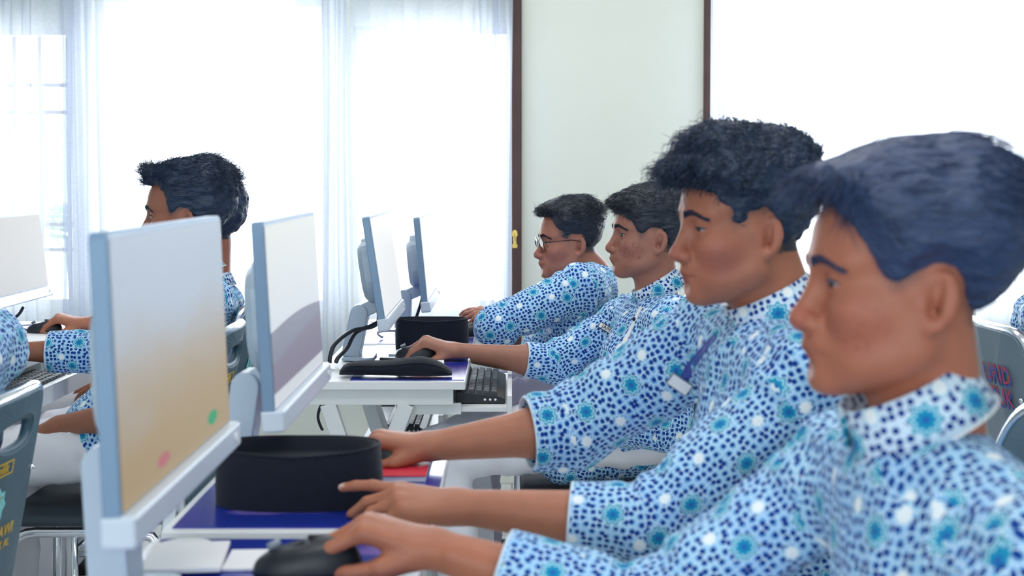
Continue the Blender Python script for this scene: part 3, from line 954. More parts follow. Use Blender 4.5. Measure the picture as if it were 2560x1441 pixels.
# ------------------------------------------------------------------ chairs
def make_chair(label, hole=True):
    """folding style chair, sitter faces -x; origin on the floor under the seat centre"""
    root = empty('chair', (0, 0, 0)); tag(root, label, 'chair')
    MB().prism(rounded(0.40, 0.40, 0.06, 5), lambda u, v, t: (u, v, t), 0.414, 0.44).build('seat', M['seat'], root, bevel=0.012)
    # back shell: outline in (y, height) on a leaning plane, oval hand hole
    def fr(u, v, t):
        lean = 0.20 + (v - 0.40) * 0.19 + 0.05 * (1 - (u / 0.2) ** 2) * 0.6
        return Vector((lean + t, u, v))
    outer = []; inner = []
    N = 48; ex = 0.55 if hole else 0.22
    for i in range(N):
        a = 2 * pi * i / N
        c, s_ = math.cos(a), math.sin(a)
        w = 0.205 - 0.035 * max(0.0, -s_)
        outer.append((w * math.copysign(abs(c) ** (0.45 if hole else 0.22), c), 0.625 + 0.235 * math.copysign(abs(s_) ** ex, s_)))
        inner.append((0.085 * math.copysign(abs(c) ** 0.8, c), 0.795 + 0.028 * math.copysign(abs(s_) ** 0.8, s_)))
    if hole:
        MB().ring_prism(outer, inner, fr, 0.0, 0.022).build('backrest', M['teal'], root, smooth=False, bevel=0.004)['label'] = 'slate teal plastic back shell with oval hand hole'
        MB().tube([fr(u, v, 0.011) for u, v in inner], 0.008, 8, closed=True).build('hand_hole_rim', M['teal'], root, smooth=True)
    else:
        MB().ring_prism(outer, [(u * 0.4, 0.625 + (v - 0.625) * 0.4) for u, v in outer], fr, 0.0, 0.022).prism([(u * 0.4, 0.625 + (v - 0.625) * 0.4) for u, v in outer], fr, 0.0, 0.022).build('backrest', M['tealgrey'], root, smooth=False, bevel=0.003)['label'] = 'slate grey plastic back shell'
    top = [q for q in (outer[i % N] for i in range(-6, 31))]
    MB().tube([fr(u * 1.01, v + 0.002, 0.008) for u, v in top], 0.0125, 8).build('back_frame', M['alu'], root, smooth=True)['label'] = 'bright metal rim round the top of the back'
    for sg in (-1, 1):
        MB().sphere(fr(0.17 * sg, 0.70, 0.022), 0.007, 8, 6).build('rivet', M['chrome'], root, smooth=True)
        y = 0.185 * sg
        arch = [(-0.19, y, 0.0), (-0.18, y, 0.28)] + [(-0.18 + 0.07 - 0.07 * math.cos(a), y, 0.335 + 0.065 * math.sin(a)) for a in np.linspace(0.1, pi / 2, 6)] + [(0.10, y, 0.40), (0.16, y, 0.39), (0.195, y, 0.34), (0.21, y, 0.0)]
        MB().tube(arch, 0.0125, 10).build('leg_arch', M['chrome'], root, smooth=True)
        MB().tube([(-0.185, y, 0.155), (0.205, y, 0.155)], 0.008, 8).build('side_rail', M['chrome'], root, smooth=True)
        MB().bar((0.19, y * 0.98, 0.36), (0.232, y * 0.98, 0.62), 0.012, 0.03).build('back_support', M['alu'], root, bevel=0.003)
        MB().tube([(-0.02, y, 0.39), (-0.02, y, 0.155)], 0.008, 8).build('brace', M['chrome'], root, smooth=True)
    for x in (-0.182, 0.203):
        MB().tube([(x, -0.185, 0.16), (x, 0.185, 0.16)], 0.008, 8).build('cross_bar', M['chrome'], root, smooth=True)
    for x in (-0.19, 0.21):
        for sg in (-1, 1):
            MB().tube([(x, 0.185 * sg, 0.0), (x, 0.185 * sg, 0.025)], 0.016, 8).build('rubber_foot', M['black'], root, smooth=True)
    return root, fr


def print_on_back(root, fr, items):
    """flat print on the rear of a back shell: items (kind, text, y, z, size, material)"""
    for kind, txt, y, z, size, mat in items:
        o = fr(y, z, 0.0228); ux = (fr(y + 0.01, z, 0.0228) - o).normalized(); uy = (fr(y, z + 0.01, 0.0228) - o).normalized()
        nn = ux.cross(uy)
        if nn.x < 0: nn = -nn
        m = Matrix((( ux.x, uy.x, nn.x, o.x), (ux.y, uy.y, nn.y, o.y), (ux.z, uy.z, nn.z, o.z), (0, 0, 0, 1)))
        if kind == 'text':
            text_mesh(txt, size, mat, 'lettering', root, m)
        elif kind == 'frame':
            out = [(-size, -size * 0.3), (size, -size * 0.3), (size, size * 0.3), (-size, size * 0.3)]
            inn = [(u * 0.93, v * 0.8) for u, v in out]
            MB().ring_prism(out, inn, lambda u, v, t: m @ Vector((u, v, t)), 0, 0.0006).build('label_border', mat, root)
        elif kind == 'star':
            for rr, mt, zz in ((size, M['cyan'], 0.0005), (size * 0.70, M['greenp'], 0.0009), (size * 0.58, M['cyan'], 0.0013)):
                out = [((rr if i % 2 == 0 else rr * 0.76) * math.cos(pi * i / 8 + pi / 2), (rr if i % 2 == 0 else rr * 0.76) * 1.0 * math.sin(pi * i / 8 + pi / 2)) for i in range(16)]
                MB().prism(out, lambda u, v, t: m @ Vector((u, v, t)), 0, zz).build('emblem', mt, root)
            MB().box((-size * 0.2, -size * 0.35, 0.0012), (size * 0.2, size * 0.4, 0.0018), m).build('emblem', M['greenp'], root)
            MB().box((-size * 0.3, -size * 0.5, 0.0012), (size * 0.3, -size * 0.36, 0.002), m).build('emblem', M['gold'], root)
            MB().prism([(0.12 * size * math.cos(a), size * 0.5 + 0.12 * size * math.sin(a)) for a in np.linspace(0, 2 * pi, 10, endpoint=False)], lambda u, v, t: m @ Vector((u, v, t)), 0.001, 0.002).build('emblem', M['gold'], root)


std = [('frame', '', -0.05, 0.742, 0.040, M['gold']), ('text', 'milik', -0.05, 0.742, 0.024, M['gold']),
       ('star', '', -0.05, 0.678, 0.034, None),
       ('text', 'AS-SAKRAWI', -0.05, 0.626, 0.030, M['gold']), ('text', 'TRENGGALEK AL', -0.05, 0.602, 0.021, M['gold']), ('text', 'SN: XII', -0.05, 0.579, 0.020, M['gold'])]
chair0, fr0 = make_chair('x')
print_on_back(chair0, fr0, std)


def place_chair(o, label, x, y, rz):
    o.location = (x, y, 0); o.rotation_euler = (0, 0, rz); o['label'] = label
    return o


chair_l3 = place_chair(chair0, 'teal chair of the far left-row boy, cyan star emblem on its back', -1.07, 4.17, 0.0)
chair_l2 = place_chair(copy_tree(chair0), 'teal chair of the quiff-haired boy, dark seat and chrome arch showing', -1.0, 3.46, 0.0)
chair_l1 = place_chair(copy_tree(chair0), 'blurred grey-teal chair at the left picture edge, oval hand hole up close', -1.165, 2.40, 0.0)
chair_p, frp = make_chair('x', False)
print_on_back(chair_p, frp, [('text', 'URID', 0.075, 0.750, 0.062, M['redp']), ('text', 'KSUK', 0.065, 0.695, 0.062, M['redp']),
                             ('text', 'URID', 0.079, 0.742, 0.062, M['bluep']), ('text', 'KSUK', 0.069, 0.687, 0.062, M['bluep'])])
chair_r = place_chair(chair_p, 'grey-teal chair at right with red and blue sticker, behind the nearest boy', 1.49, 3.50, pi)
plain, _ = make_chair('x')
chair_c1 = place_chair(plain, 'chair under the nearest boy, below the picture', 0.53, 1.47, 0.0)
chair_c2 = place_chair(copy_tree(plain), 'chair of the curly-haired second boy', 0.55, 2.19, 0.0)
chair_c3 = place_chair(copy_tree(plain), 'chair behind the boy with blemished cheeks', 0.22, 3.65, 0.0)
chair_c4 = place_chair(copy_tree(plain), 'chair of the boy wearing glasses, its chrome legs showing below the bare forearms', 0.20, 4.35, 0.0)
# ------------------------------------------------------------------ signed distance modelling for bodies
F4 = np.float32


def smin(a, b, k):
    if k <= 0: return np.minimum(a, b)
    h = np.maximum(k - np.abs(a - b), 0) * F4(1 / k)
    return np.minimum(a, b) - h * h * F4(k * 0.25)


def smax(a, b, k):
    return -smin(-a, -b, k)


def ell(x, y, z, c, r):
    px, py, pz = (x - F4(c[0])) * F4(1 / r[0]), (y - F4(c[1])) * F4(1 / r[1]), (z - F4(c[2])) * F4(1 / r[2])
    k0 = np.sqrt(px * px + py * py + pz * pz)
    px, py, pz = px * F4(1 / r[0]), py * F4(1 / r[1]), pz * F4(1 / r[2])
    k1 = np.sqrt(px * px + py * py + pz * pz) + F4(1e-6)
    return k0 * (k0 - 1) / k1


def sph(x, y, z, c, r):
    return np.sqrt((x - F4(c[0])) ** 2 + (y - F4(c[1])) ** 2 + (z - F4(c[2])) ** 2) - F4(r)


def cone(x, y, z, a, b, r1, r2):
    ba = [b[i] - a[i] for i in range(3)]
    bb = sum(q * q for q in ba) + 1e-12
    px, py, pz = x - F4(a[0]), y - F4(a[1]), z - F4(a[2])
    t = np.clip((px * F4(ba[0]) + py * F4(ba[1]) + pz * F4(ba[2])) * F4(1 / bb), 0, 1)
    dx, dy, dz = px - t * F4(ba[0]), py - t * F4(ba[1]), pz - t * F4(ba[2])
    return np.sqrt(dx * dx + dy * dy + dz * dz) - (F4(r1) + t * F4(r2 - r1))


def poly2(x, z, pts):
    """signed distance to a polygon in the x z plane"""
    d = None; s = None
    n = len(pts)
    for i in range(n):
        (ax, az), (bx, bz) = pts[i], pts[(i + 1) % n]
        ex, ez = bx - ax, bz - az
        wx, wz = x - F4(ax), z - F4(az)
        t = np.clip((wx * F4(ex) + wz * F4(ez)) * F4(1 / (ex * ex + ez * ez + 1e-12)), 0, 1)
        q = (wx - t * F4(ex)) ** 2 + (wz - t * F4(ez)) ** 2
        d = q if d is None else np.minimum(d, q)
        c1 = wz >= 0; c2 = z < F4(bz); c3 = F4(ex) * wz > F4(ez) * wx
        flip = (c1 & c2 & c3) | (~c1 & ~c2 & ~c3)
        s = flip if s is None else s ^ flip
    return np.where(s, -np.sqrt(d), np.sqrt(d))


class Grid:
    def __init__(s, lo, hi, h):
        s.lo = np.array(lo, float); s.h = h
        s.n = np.ceil((np.array(hi, float) - s.lo) / h).astype(int) + 1
        s.d = np.full(s.n, 1.0, F4)

    def win(s, lo, hi):
        a = np.clip(np.floor((np.array(lo, float) - s.lo) / s.h).astype(int), 0, s.n - 1)
        b = np.clip(np.ceil((np.array(hi, float) - s.lo) / s.h).astype(int) + 1, a + 1, s.n)
        sl = tuple(slice(int(i), int(j)) for i, j in zip(a, b))
        ax = [(s.lo[k] + s.h * np.arange(a[k], b[k])).astype(F4) for k in range(3)]
        return sl, ax[0][:, None, None], ax[1][None, :, None], ax[2][None, None, :]

    def cone(s, a, b, r1, r2, k=0.02, sub=False):
        m = max(r1, r2) + k + 3 * s.h
        lo = [min(a[i], b[i]) - m for i in range(3)]; hi = [max(a[i], b[i]) + m for i in range(3)]
        sl, x, y, z = s.win(lo, hi)
        d = cone(x, y, z, a, b, r1, r2)
        s.d[sl] = smax(s.d[sl], -d, k) if sub else smin(s.d[sl], d, k)

    def mesh(s):
        d = s.d; ins = d < 0
        c = np.zeros(tuple(np.array(d.shape) - 1), np.uint8)
        for i in (0, 1):
            for j in (0, 1):
                for k in (0, 1):
                    c += ins[i:d.shape[0] - 1 + i, j:d.shape[1] - 1 + j, k:d.shape[2] - 1 + k]
        act = (c > 0) & (c < 8)
        ai = np.argwhere(act)
        idx = np.full(act.shape, -1, np.int32); idx[act] = np.arange(len(ai), dtype=np.int32)
        cor = np.array([(i, j, k) for i in (0, 1) for j in (0, 1) for k in (0, 1)])
        val = np.stack([d[ai[:, 0] + o[0], ai[:, 1] + o[1], ai[:, 2] + o[2]] for o in cor], 1)
        acc = np.zeros((len(ai), 3)); cnt = np.zeros(len(ai))
        for p in range(8):
            for q in range(p + 1, 8):
                if np.abs(cor[p] - cor[q]).sum() != 1: continue
                a, b = val[:, p], val[:, q]
                cr = (a < 0) != (b < 0)
                t = np.where(cr, a / np.where(cr, a - b, 1), 0)[:, None]
                acc += np.where(cr[:, None], cor[p] + t * (cor[q] - cor[p]), 0); cnt += cr
        v = (ai + acc / cnt[:, None]) * s.h + s.lo
        faces = []
        for ax in range(3):
            sl0 = [slice(1, -1)] * 3; sl1 = [slice(1, -1)] * 3
            sl0[ax] = slice(0, -1); sl1[ax] = slice(1, None)
            A, B = ins[tuple(sl0)], ins[tuple(sl1)]
            e = np.argwhere(A != B)
            if not len(e): continue
            flip = A[e[:, 0], e[:, 1], e[:, 2]]
            off = np.ones(3, int); off[ax] = 0
            e = e + off
            u, w = (ax + 1) % 3, (ax + 2) % 3
            du = np.zeros(3, int); du[u] = 1; dw = np.zeros(3, int); dw[w] = 1
            q = [e - du - dw, e - dw, e, e - du]
            g = np.stack([idx[k[:, 0], k[:, 1], k[:, 2]] for k in q], 1)
            g[~flip] = g[~flip][:, ::-1]
            faces.append(g)
        return v, np.concatenate(faces)


TAB = RNG.random((32, 32, 32)).astype(F4)


def vnoise(p, f, off=0.0):
    q = p * f + off
    i = np.floor(q).astype(int); t = q - i; t = t * t * (3 - 2 * t)
    i0 = i & 31; i1 = (i + 1) & 31
    r = 0
    for a in (0, 1):
        for b in (0, 1):
            for c in (0, 1):
                w = (t[:, 0] if a else 1 - t[:, 0]) * (t[:, 1] if b else 1 - t[:, 1]) * (t[:, 2] if c else 1 - t[:, 2])
                r = r + w * TAB[(i1 if a else i0)[:, 0], (i1 if b else i0)[:, 1], (i1 if c else i0)[:, 2]]
    return r


def np_mesh(name, v, f, mat, parent=None, base=(0, 0, 0)):
    me = bpy.data.meshes.new(name)
    v = np.asarray(v, float) - np.array(base)
    me.vertices.add(len(v)); me.vertices.foreach_set('co', v.astype(F4).ravel())
    f = np.asarray(f)
    k = f.shape[1]
    me.loops.add(f.size); me.loops.foreach_set('vertex_index', f.astype(np.int32).ravel())
    me.polygons.add(len(f)); me.polygons.foreach_set('loop_start', np.arange(0, f.size, k, dtype=np.int32))
    me.update(calc_edges=True); me.validate()
    me.polygons.foreach_set('use_smooth', [True] * len(me.polygons))
    me.materials.append(mat)
    o = bpy.data.objects.new(name, me); COL.objects.link(o)
    if parent is not None: o.parent = parent
    return o


def normals(me):
    n = np.empty(len(me.vertices) * 3, F4); me.vertices.foreach_get('normal', n)
    return n.reshape(-1, 3)


def displace(o, fn):
    me = o.data
    v = np.empty(len(me.vertices) * 3, F4); me.vertices.foreach_get('co', v); v = v.reshape(-1, 3)
    v = v + normals(me) * fn(v)[:, None]
    me.vertices.foreach_set('co', v.astype(F4).ravel()); me.update()


# ------------------------------------------------------------------ heads, hands
class Head:
    def __init__(s, o, yaw=0.0, pitch=0.0, roll=0.0, scale=1.0, face=pi):
        """o: eye level point midway between the ears; face: compass angle of the look (pi = towards -x); yaw turns towards the camera"""
        s.o = np.array(o, float); s.s = scale
        a = face + math.radians(yaw)
        R = Matrix.Rotation(a, 3, 'Z') @ Matrix.Rotation(math.radians(pitch), 3, 'Y') @ Matrix.Rotation(math.radians(roll), 3, 'X')
        s.R = np.array(R)                         # columns: forward, left, up

    def loc(s, x, y, z):
        dx, dy, dz = (x - F4(s.o[0])) / F4(s.s), (y - F4(s.o[1])) / F4(s.s), (z - F4(s.o[2])) / F4(s.s)
        R = s.R.astype(F4)
        return [dx * R[0, k] + dy * R[1, k] + dz * R[2, k] for k in range(3)]

    def locv(s, v): return ((np.asarray(v, float) - s.o) / s.s) @ s.R
    def wld(s, p): return s.R @ (np.asarray(p, float) * s.s) + s.o
    def dirw(s, d): return s.R @ np.asarray(d, float)


def cran_sdf(x, ay, z):
    d = ell(x, ay, z, (-0.012, 0, 0.036), (0.096, 0.076, 0.083))
    return smin(d, ell(x, ay, z, (0.030, 0, 0.036), (0.060, 0.060, 0.055)), 0.03)


def ear_co(x, ay, z):
    """ear frame: u up, v forward, w outward"""
    cx, cy, cz = x + F4(0.014), ay - F4(0.0745), z + F4(0.020)
    t = math.radians(12); f = math.radians(24)
    u = cz * F4(math.cos(t)) - cx * F4(math.sin(t)); v = cx * F4(math.cos(t)) + cz * F4(math.sin(t))
    w = cy * F4(math.cos(f)) + v * F4(math.sin(f)); v = v * F4(math.cos(f)) - cy * F4(math.sin(f))
    return u, v, w


def head_sdf(x, y, z, p):
    ay = np.abs(y)
    g = lambda key, dv: p.get(key, dv)
    n0 = g('nose', 0.0); fat = g('fat', 0.0); ch = g('chin', 0.0); lp = g('lip', 0.0)
    d = cran_sdf(x, ay, z)
    d = smin(d, ell(x, ay, z, (0.034, 0, -0.040), (0.056, 0.058 + fat, 0.064)), 0.03)
    d = smin(d, ell(x, ay, z, (0.050 + lp * 0.7, 0, -0.074), (0.043, 0.040 + fat, 0.038)), 0.02)
    d = smin(d, cone(x, ay, z, (0.066 + ch * 0.7, 0.0, -0.097), (0.004, 0.050 + fat, -0.066), 0.018, 0.017), 0.03)
    d = smin(d, cone(x, ay, z, (0.002, 0.053 + fat, -0.064), (0.006, 0.062, -0.012), 0.015, 0.013), 0.03)
    d = smin(d, ell(x, ay, z, (0.030, 0.026, -0.082), (0.040, 0.034, 0.022)), 0.03)
    d = smin(d, ell(x, ay, z, (0.052, 0.044 + fat * 0.6, -0.030), (0.030, 0.022, 0.024)), 0.025)
    d = smin(d, cone(x, ay, z, (0.084, 0.012, 0.020), (0.065, 0.046, 0.021), 0.0115, 0.011), 0.018)
    # chin and lips
    d = smin(d, ell(x, ay, z, (0.078 + ch, 0, -0.103), (0.017, 0.021, 0.0145)), 0.018)
    d = smin(d, ell(x, ay, z, (0.084 + lp, 0, -0.062), (0.0165, 0.022, 0.015)), 0.012)
    d = smin(d, cone(x, ay, z, (0.0965 + lp, 0, -0.0685), (0.083, 0.022, -0.0735), 0.0062, 0.0038), 0.006)
    d = smin(d, cone(x, ay, z, (0.0945 + lp, 0, -0.0800), (0.083, 0.018, -0.0775), 0.0072, 0.0045), 0.006)
    op = g('mouth', 0.0)
    d = smax(d, -cone(x, ay, z, (0.108 + lp, 0, -0.0738), (0.088 + lp * 0.6, 0.024, -0.0752), 0.0022 + op, 0.0016), 0.003)
    d = smax(d, -sph(x, ay, z, (0.1075 + 0.8 * max(lp, ch), 0, -0.0915), 0.0135), 0.012)
    # eye sockets, lids, slit
    d = smax(d, -ell(x, ay, z, (0.098, 0.033, -0.002), (0.020, 0.021, 0.014)), 0.014)
    d = smin(d, sph(x, ay, z, (0.0715, 0.032, -0.001), 0.0150), 0.005)
    sl = g('eye', 0.0040)
    d = smax(d, -ell(x, ay, z, (0.0855, 0.0335, -0.0015), (0.014, 0.0135, sl)), 0.0012)
    d = smax(d, -cone(x, ay, z, (0.0905, 0.022, 0.0085), (0.080, 0.046, 0.0065), 0.0016, 0.0012), 0.003)      # lid crease
    # nose
    d = smin(d, cone(x, ay, z, (0.0855, 0, 0.008), (0.1095 + n0, 0, -0.036), 0.0085, 0.0100), 0.013)
    d = smin(d, sph(x, ay, z, (0.1105 + n0, 0, -0.0395), 0.0120), 0.008)
    d = smin(d, ell(x, ay, z, (0.0985 + n0 * 0.6, 0.0145, -0.0440), (0.0125, 0.0090, 0.0092)), 0.005)
    d = smax(d, -ell(x, ay, z, (0.1035 + n0 * 0.8, 0.0080, -0.0530), (0.0065, 0.0040, 0.0055)), 0.003)
    d = smax(d, -cone(x, ay, z, (0.094, 0.0235, -0.040), (0.087, 0.0265, -0.050), 0.0016, 0.0012), 0.004)     # wing fold
    # ears
    es = g('ear', 1.0)
    u, v, w = ear_co(x, ay, z)
    u, v = u / F4(es), v / F4(es)
    e = ell(u, v, w, (0.002, -0.001, 0.003), (0.0315, 0.0190, 0.0075))
    e = smin(e, ell(u, v, w, (-0.025, 0.004, 0.003), (0.010, 0.0085, 0.006)), 0.008)
    e = smax(e, -ell(u, v, w, (0.003, 0.001, 0.0115), (0.0245, 0.0132, 0.0098)), 0.002)
    e = smin(e, cone(u, v, w, (0.017, -0.006, 0.0045), (-0.012, -0.009, 0.0055), 0.0036, 0.0034), 0.005)      # inner fold
    e = smax(e, -ell(u, v, w, (-0.006, 0.004, 0.0075), (0.0115, 0.0075, 0.0115)), 0.002)
    e = smin(e, ell(u, v, w, (-0.007, 0.0135, 0.0065), (0.0060, 0.0035, 0.0045)), 0.004)                      # tragus
    return smin(d, e, 0.005)


def hand_pts(W, u, n, side, flex, spread=(0.10, 0.03, -0.05, -0.13), scale=1.0, thumb=None):
    """joint chains of the five fingers; u along the hand, n out of its back, side (+1/-1) sign of the thumb along s = n x u"""
    W, u, n = np.array(W, float), np.array(u, float), np.array(n, float)
    u /= np.linalg.norm(u); n = n - u * n.dot(u); n /= np.linalg.norm(n)
    s = np.cross(n, u) * side
    K = scale
    ch = []
    base = [(0.088, 0.027, 0.000), (0.091, 0.008, 0.003), (0.087, -0.011, 0.001), (0.078, -0.028, -0.004)]
    lens = [(0.043, 0.026, 0.021), (0.047, 0.029, 0.022), (0.043, 0.027, 0.021), (0.034, 0.021, 0.019)]
    rad = [(0.0098, 0.0086, 0.0080, 0.0066), (0.0100, 0.0088, 0.0081, 0.0067), (0.0094, 0.0083, 0.0076, 0.0063), (0.0085, 0.0074, 0.0068, 0.0057)]
    for i in range(4):
        p = W + K * (u * base[i][0] + s * base[i][1] + n * base[i][2])
        pts = [p]; a = 0.0
        for j in range(3):
            a += math.radians(flex[i][j])
            d = u * math.cos(a) - n * math.sin(a) + s * math.tan(spread[i]) * math.cos(a)
            d /= np.linalg.norm(d)
            p = p + d * lens[i][j] * K; pts.append(p)
        ch.append((pts, [r * K for r in rad[i]]))
    if thumb is None: thumb = [(0.022, 0.022, -0.008), (0.056, 0.043, -0.020), (0.088, 0.050, -0.026), (0.113, 0.046, -0.030)]
    tp = [W + K * (u * a + s * b + n * c) for a, b, c in thumb]
    ch.append((tp, [0.0145 * K, 0.0118 * K, 0.0105 * K, 0.0078 * K]))
    return W, u, n, s, ch, K


def add_hand(G, H):
    W, u, n, s, ch, K = H
    heads = [c[0][0] for c in ch[:4]]
    for i, hp in enumerate(heads):
        st = W + s * K * (0.017, 0.006, -0.005, -0.015)[i] + u * 0.004 * K
        G.cone(st, hp, 0.0150 * K, 0.0118 * K, 0.012 * K)
    G.cone(W + s * 0.012 * K - n * 0.008 * K + u * 0.02 * K, ch[4][0][1], 0.0150 * K, 0.0125 * K, 0.014 * K)
    G.cone(W - s * 0.016 * K - n * 0.008 * K + u * 0.02 * K, heads[3] - n * 0.006 * K - u * 0.015 * K, 0.0130 * K, 0.0105 * K, 0.014 * K)
    for fi, (pts, rad) in enumerate(ch):
        for j in range(3):
            k = (0.008, 0.003, 0.003)[j] * K
            G.cone(pts[j], pts[j + 1], rad[j], rad[j + 1], k)
    return G


# ------------------------------------------------------------------ a seated person
DEF_HAIR = [(0.20, 0.078), (0.086, 0.076), (0.066, 0.060), (0.048, 0.042), (0.040, 0.020), (0.030, -0.012), (0.016, -0.018), (0.010, 0.004),
            (-0.006, 0.016), (-0.028, 0.014), (-0.038, -0.006), (-0.044, -0.040), (-0.060, -0.072), (-0.24, -0.080), (-0.24, 0.30), (0.20, 0.30)]


def V3(v): return np.array(v, float)


def person(S):
    hd = Head(S['head'], S.get('yaw', 0), S.get('pitch', 0), S.get('roll', 0), S.get('scale', 1.0), S.get('face', pi))
    face = S.get('face', pi)
    fw = np.array((math.cos(face), math.sin(face), 0.0))
    k = S.get('scale', 1.0)
    h = S.get('vox', 0.003)
    nb = V3(S['neck']); pel = V3(S['pelvis']); shR, shL = V3(S['shR']), V3(S['shL'])
    arms = [(shR, V3(S['elR']), V3(S['wrR']), S.get('cutR', 0.55)), (shL, V3(S['elL']), V3(S['wrL']), S.get('cutL', 0.55))]
    chest = 0.5 * (shR + shL) * 0.75 + 0.25 * pel - V3((0, 0, 0.03)) + fw * 0.005
    up = nb - pel; up /= np.linalg.norm(up)
    yc = pel[1]
    bulk = S.get('bulk', 1.0)

    def torso(x, y, z, add):
        ys = F4(0.66)
        c = lambda p: (p[0], p[1] * 0.66, p[2])
        yy = y * ys
        w0 = pel + 0.0; w1 = pel * 0.55 + chest * 0.45
        d = cone(x, yy, z, c(w0), c(w1), 0.105 * bulk * k + add, 0.098 * bulk * k + add)
        d = smin(d, cone(x, yy, z, c(w1), c(chest), 0.098 * bulk * k + add, 0.102 * bulk * k + add), 0.05)
        d = smin(d, cone(x, yy, z, c(chest), c(nb - V3((0, 0, 0.075)) * k), 0.100 * bulk * k + add, 0.062 * k + add), 0.06)
        d = smin(d, cone(x, y, z, shR, shL, 0.044 * k + add, 0.044 * k + add), 0.07)
        d = smin(d, cone(x, y, z, nb - V3((0, 0, 0.055)), shR, 0.040 * k + add, 0.040 * k + add), 0.04)
        d = smin(d, cone(x, y, z, nb - V3((0, 0, 0.055)), shL, 0.040 * k + add, 0.040 * k + add), 0.04)
        return d

    hands = []
    for key, sd in (('handR', 1), ('handL', -1)):
        q = S[key]; a = arms[0 if sd == 1 else 1]
        hands.append(hand_pts(a[2], q['u'], q.get('n', (0, 0, 1)), sd, q['flex'], q.get('spread', (0.10, 0.03, -0.05, -0.13)), k * q.get('k', 1.0), q.get('thumb')))
    hb = np.array([hd.wld((sx * 0.15, sy * 0.12, sz)) for sx in (-1, 1) for sy in (-1, 1) for sz in (-0.15, 0.15)])
    pts = [hb.min(0), hb.max(0), pel - 0.13, pel + 0.13] + [p + o for a in arms for p in a[:3] for o in (-0.075, 0.075)]
    pts += [np.array(p) + o for H in hands for c in H[4] for p in c[0] for o in (-0.02, 0.02)]
    pts += [pel + V3((0, 0.20, 0)), pel - V3((0, 0.20, 0))]
    pts = np.array(pts)
    lo, hi = pts.min(0), pts.max(0)
    G = Grid(lo, hi, h)
    # head
    sl, x, y, z = G.win(hb.min(0), hb.max(0))
    lx, ly, lz = hd.loc(x, y, z)
    G.d[sl] = head_sdf(lx, ly, lz, S.get('faceshape', {})) * F4(hd.s)
    # neck
    nh = hd.wld((-0.028 + 0.06 * (1 - S.get('neckw', 1.0)), 0, -0.055)); nt_ = hd.wld((-0.012, 0, -0.075))
    G.cone(nh, nb - up * 0.05, 0.054 * k * S.get('neckw', 1.0), 0.062 * k * S.get('neckw', 1.0), 0.022)
    G.cone(nt_, nb - up * 0.03 + fw * 0.006, 0.046 * k, 0.054 * k, 0.02)
    # trunk and arms
    tl, th = np.minimum(np.minimum(pel - 0.2, nb - 0.22), np.minimum(shR, shL) - 0.1), np.maximum(np.maximum(pel + 0.2, nb + 0.0), np.maximum(shR, shL) + 0.1)
    sl, x, y, z = G.win(tl, th)
    G.d[sl] = smin(G.d[sl], torso(x, y, z, -0.012), 0.03)
    for sh, el, wr, cut in arms:
        G.cone(sh, el, 0.046 * k, 0.040 * k, 0.02)
        m = el * 0.72 + wr * 0.28
        G.cone(el, m, 0.040 * k, 0.0415 * k, 0.015)
        G.cone(m, wr, 0.0415 * k, 0.0245 * k, 0.015)
    for H, (sh, el, wr, cut) in zip(hands, arms):
        W, u, n, s, ch, K = H
        G.cone(wr + s * 0.010 * k, wr + s * 0.010 * k + u * 0.01, 0.0195 * k, 0.020 * k, 0.012)
        G.cone(wr - s * 0.010 * k, wr - s * 0.010 * k + u * 0.01, 0.0195 * k, 0.020 * k, 0.012)
        add_hand(G, H)
    for rest, H, (sh, el, wr, cut) in ((S.get('restR'), hands[0], arms[0]), (S.get('restL'), hands[1], arms[1])):
        if not rest: continue                      # flesh flattens where it rests on the desk
        q = np.array([c for cp in H[4] for c in cp[0]] + [wr, el])
        lo2, hi2 = q.min(0) - 0.04, q.max(0) + 0.04; hi2[0] = min(hi2[0], rest[1])
        sl, x, y, z = G.win(lo2, hi2)
        G.d[sl] = smax(G.d[sl], (F4(rest[0]) - z) + 0 * x + 0 * y, 0.003)
    v, f = G.mesh()
    base = np.array((pel[0], pel[1], 0.0))
    body = np_mesh('person', v, f, S['skin'], None, base)
    body.location = base
    tag(body, S['label'], 'person')
    # tint attribute: r lips, g ruddy, b cropped scalp, a nails
    L = hd.locv(v)
    ax, ay_, az = L[:, 0].astype(F4), np.abs(L[:, 1]).astype(F4), L[:, 2].astype(F4)
    inhead = (np.abs(ax) < 0.15) & (ay_ < 0.11) & (np.abs(az) < 0.17)
    tint = np.zeros((len(v), 4), F4)
    lp = S.get('faceshape', {}).get('lip', 0.0)
    dl = np.minimum(cone(ax, ay_, az, (0.0965 + lp, 0, -0.0690), (0.083, 0.021, -0.0738), 0.0062, 0.0030),
                    cone(ax, ay_, az, (0.0945 + lp, 0, -0.0795), (0.083, 0.017, -0.0772), 0.0066, 0.0032))
    tint[:, 0] = np.where(inhead, np.clip(1 - dl / 0.003, 0, 1), 0) * 0.9
    u_, v_, w_ = ear_co(ax, ay_, az)
    earm = np.clip(1 - ell(u_, v_, w_, (0, 0, 0.004), (0.036, 0.024, 0.014)) / 0.004, 0, 1)
    rud = np.maximum(np.clip(1 - sph(ax, ay_, az, (0.055, 0.05, -0.045), 0.028) / 0.02, 0, 1) * 0.75, np.clip(1 - sph(ax, ay_, az, (0.112, 0, -0.04), 0.014) / 0.012, 0, 1))
    tint[:, 1] = np.where(inhead, np.maximum(np.maximum(rud, earm * 0.5), 0.35), 0)
    if 'hairpx' in S:
        hy = S['head'][1] - 0.062 * k
        poly = []
        for q in S['hairpx']:
            l = hd.locv(np.array(P(q[0], q[1], hy))); poly.append((float(l[0]), float(l[2])))
    else: poly = DEF_HAIR
    dp = poly2(ax, az, poly)
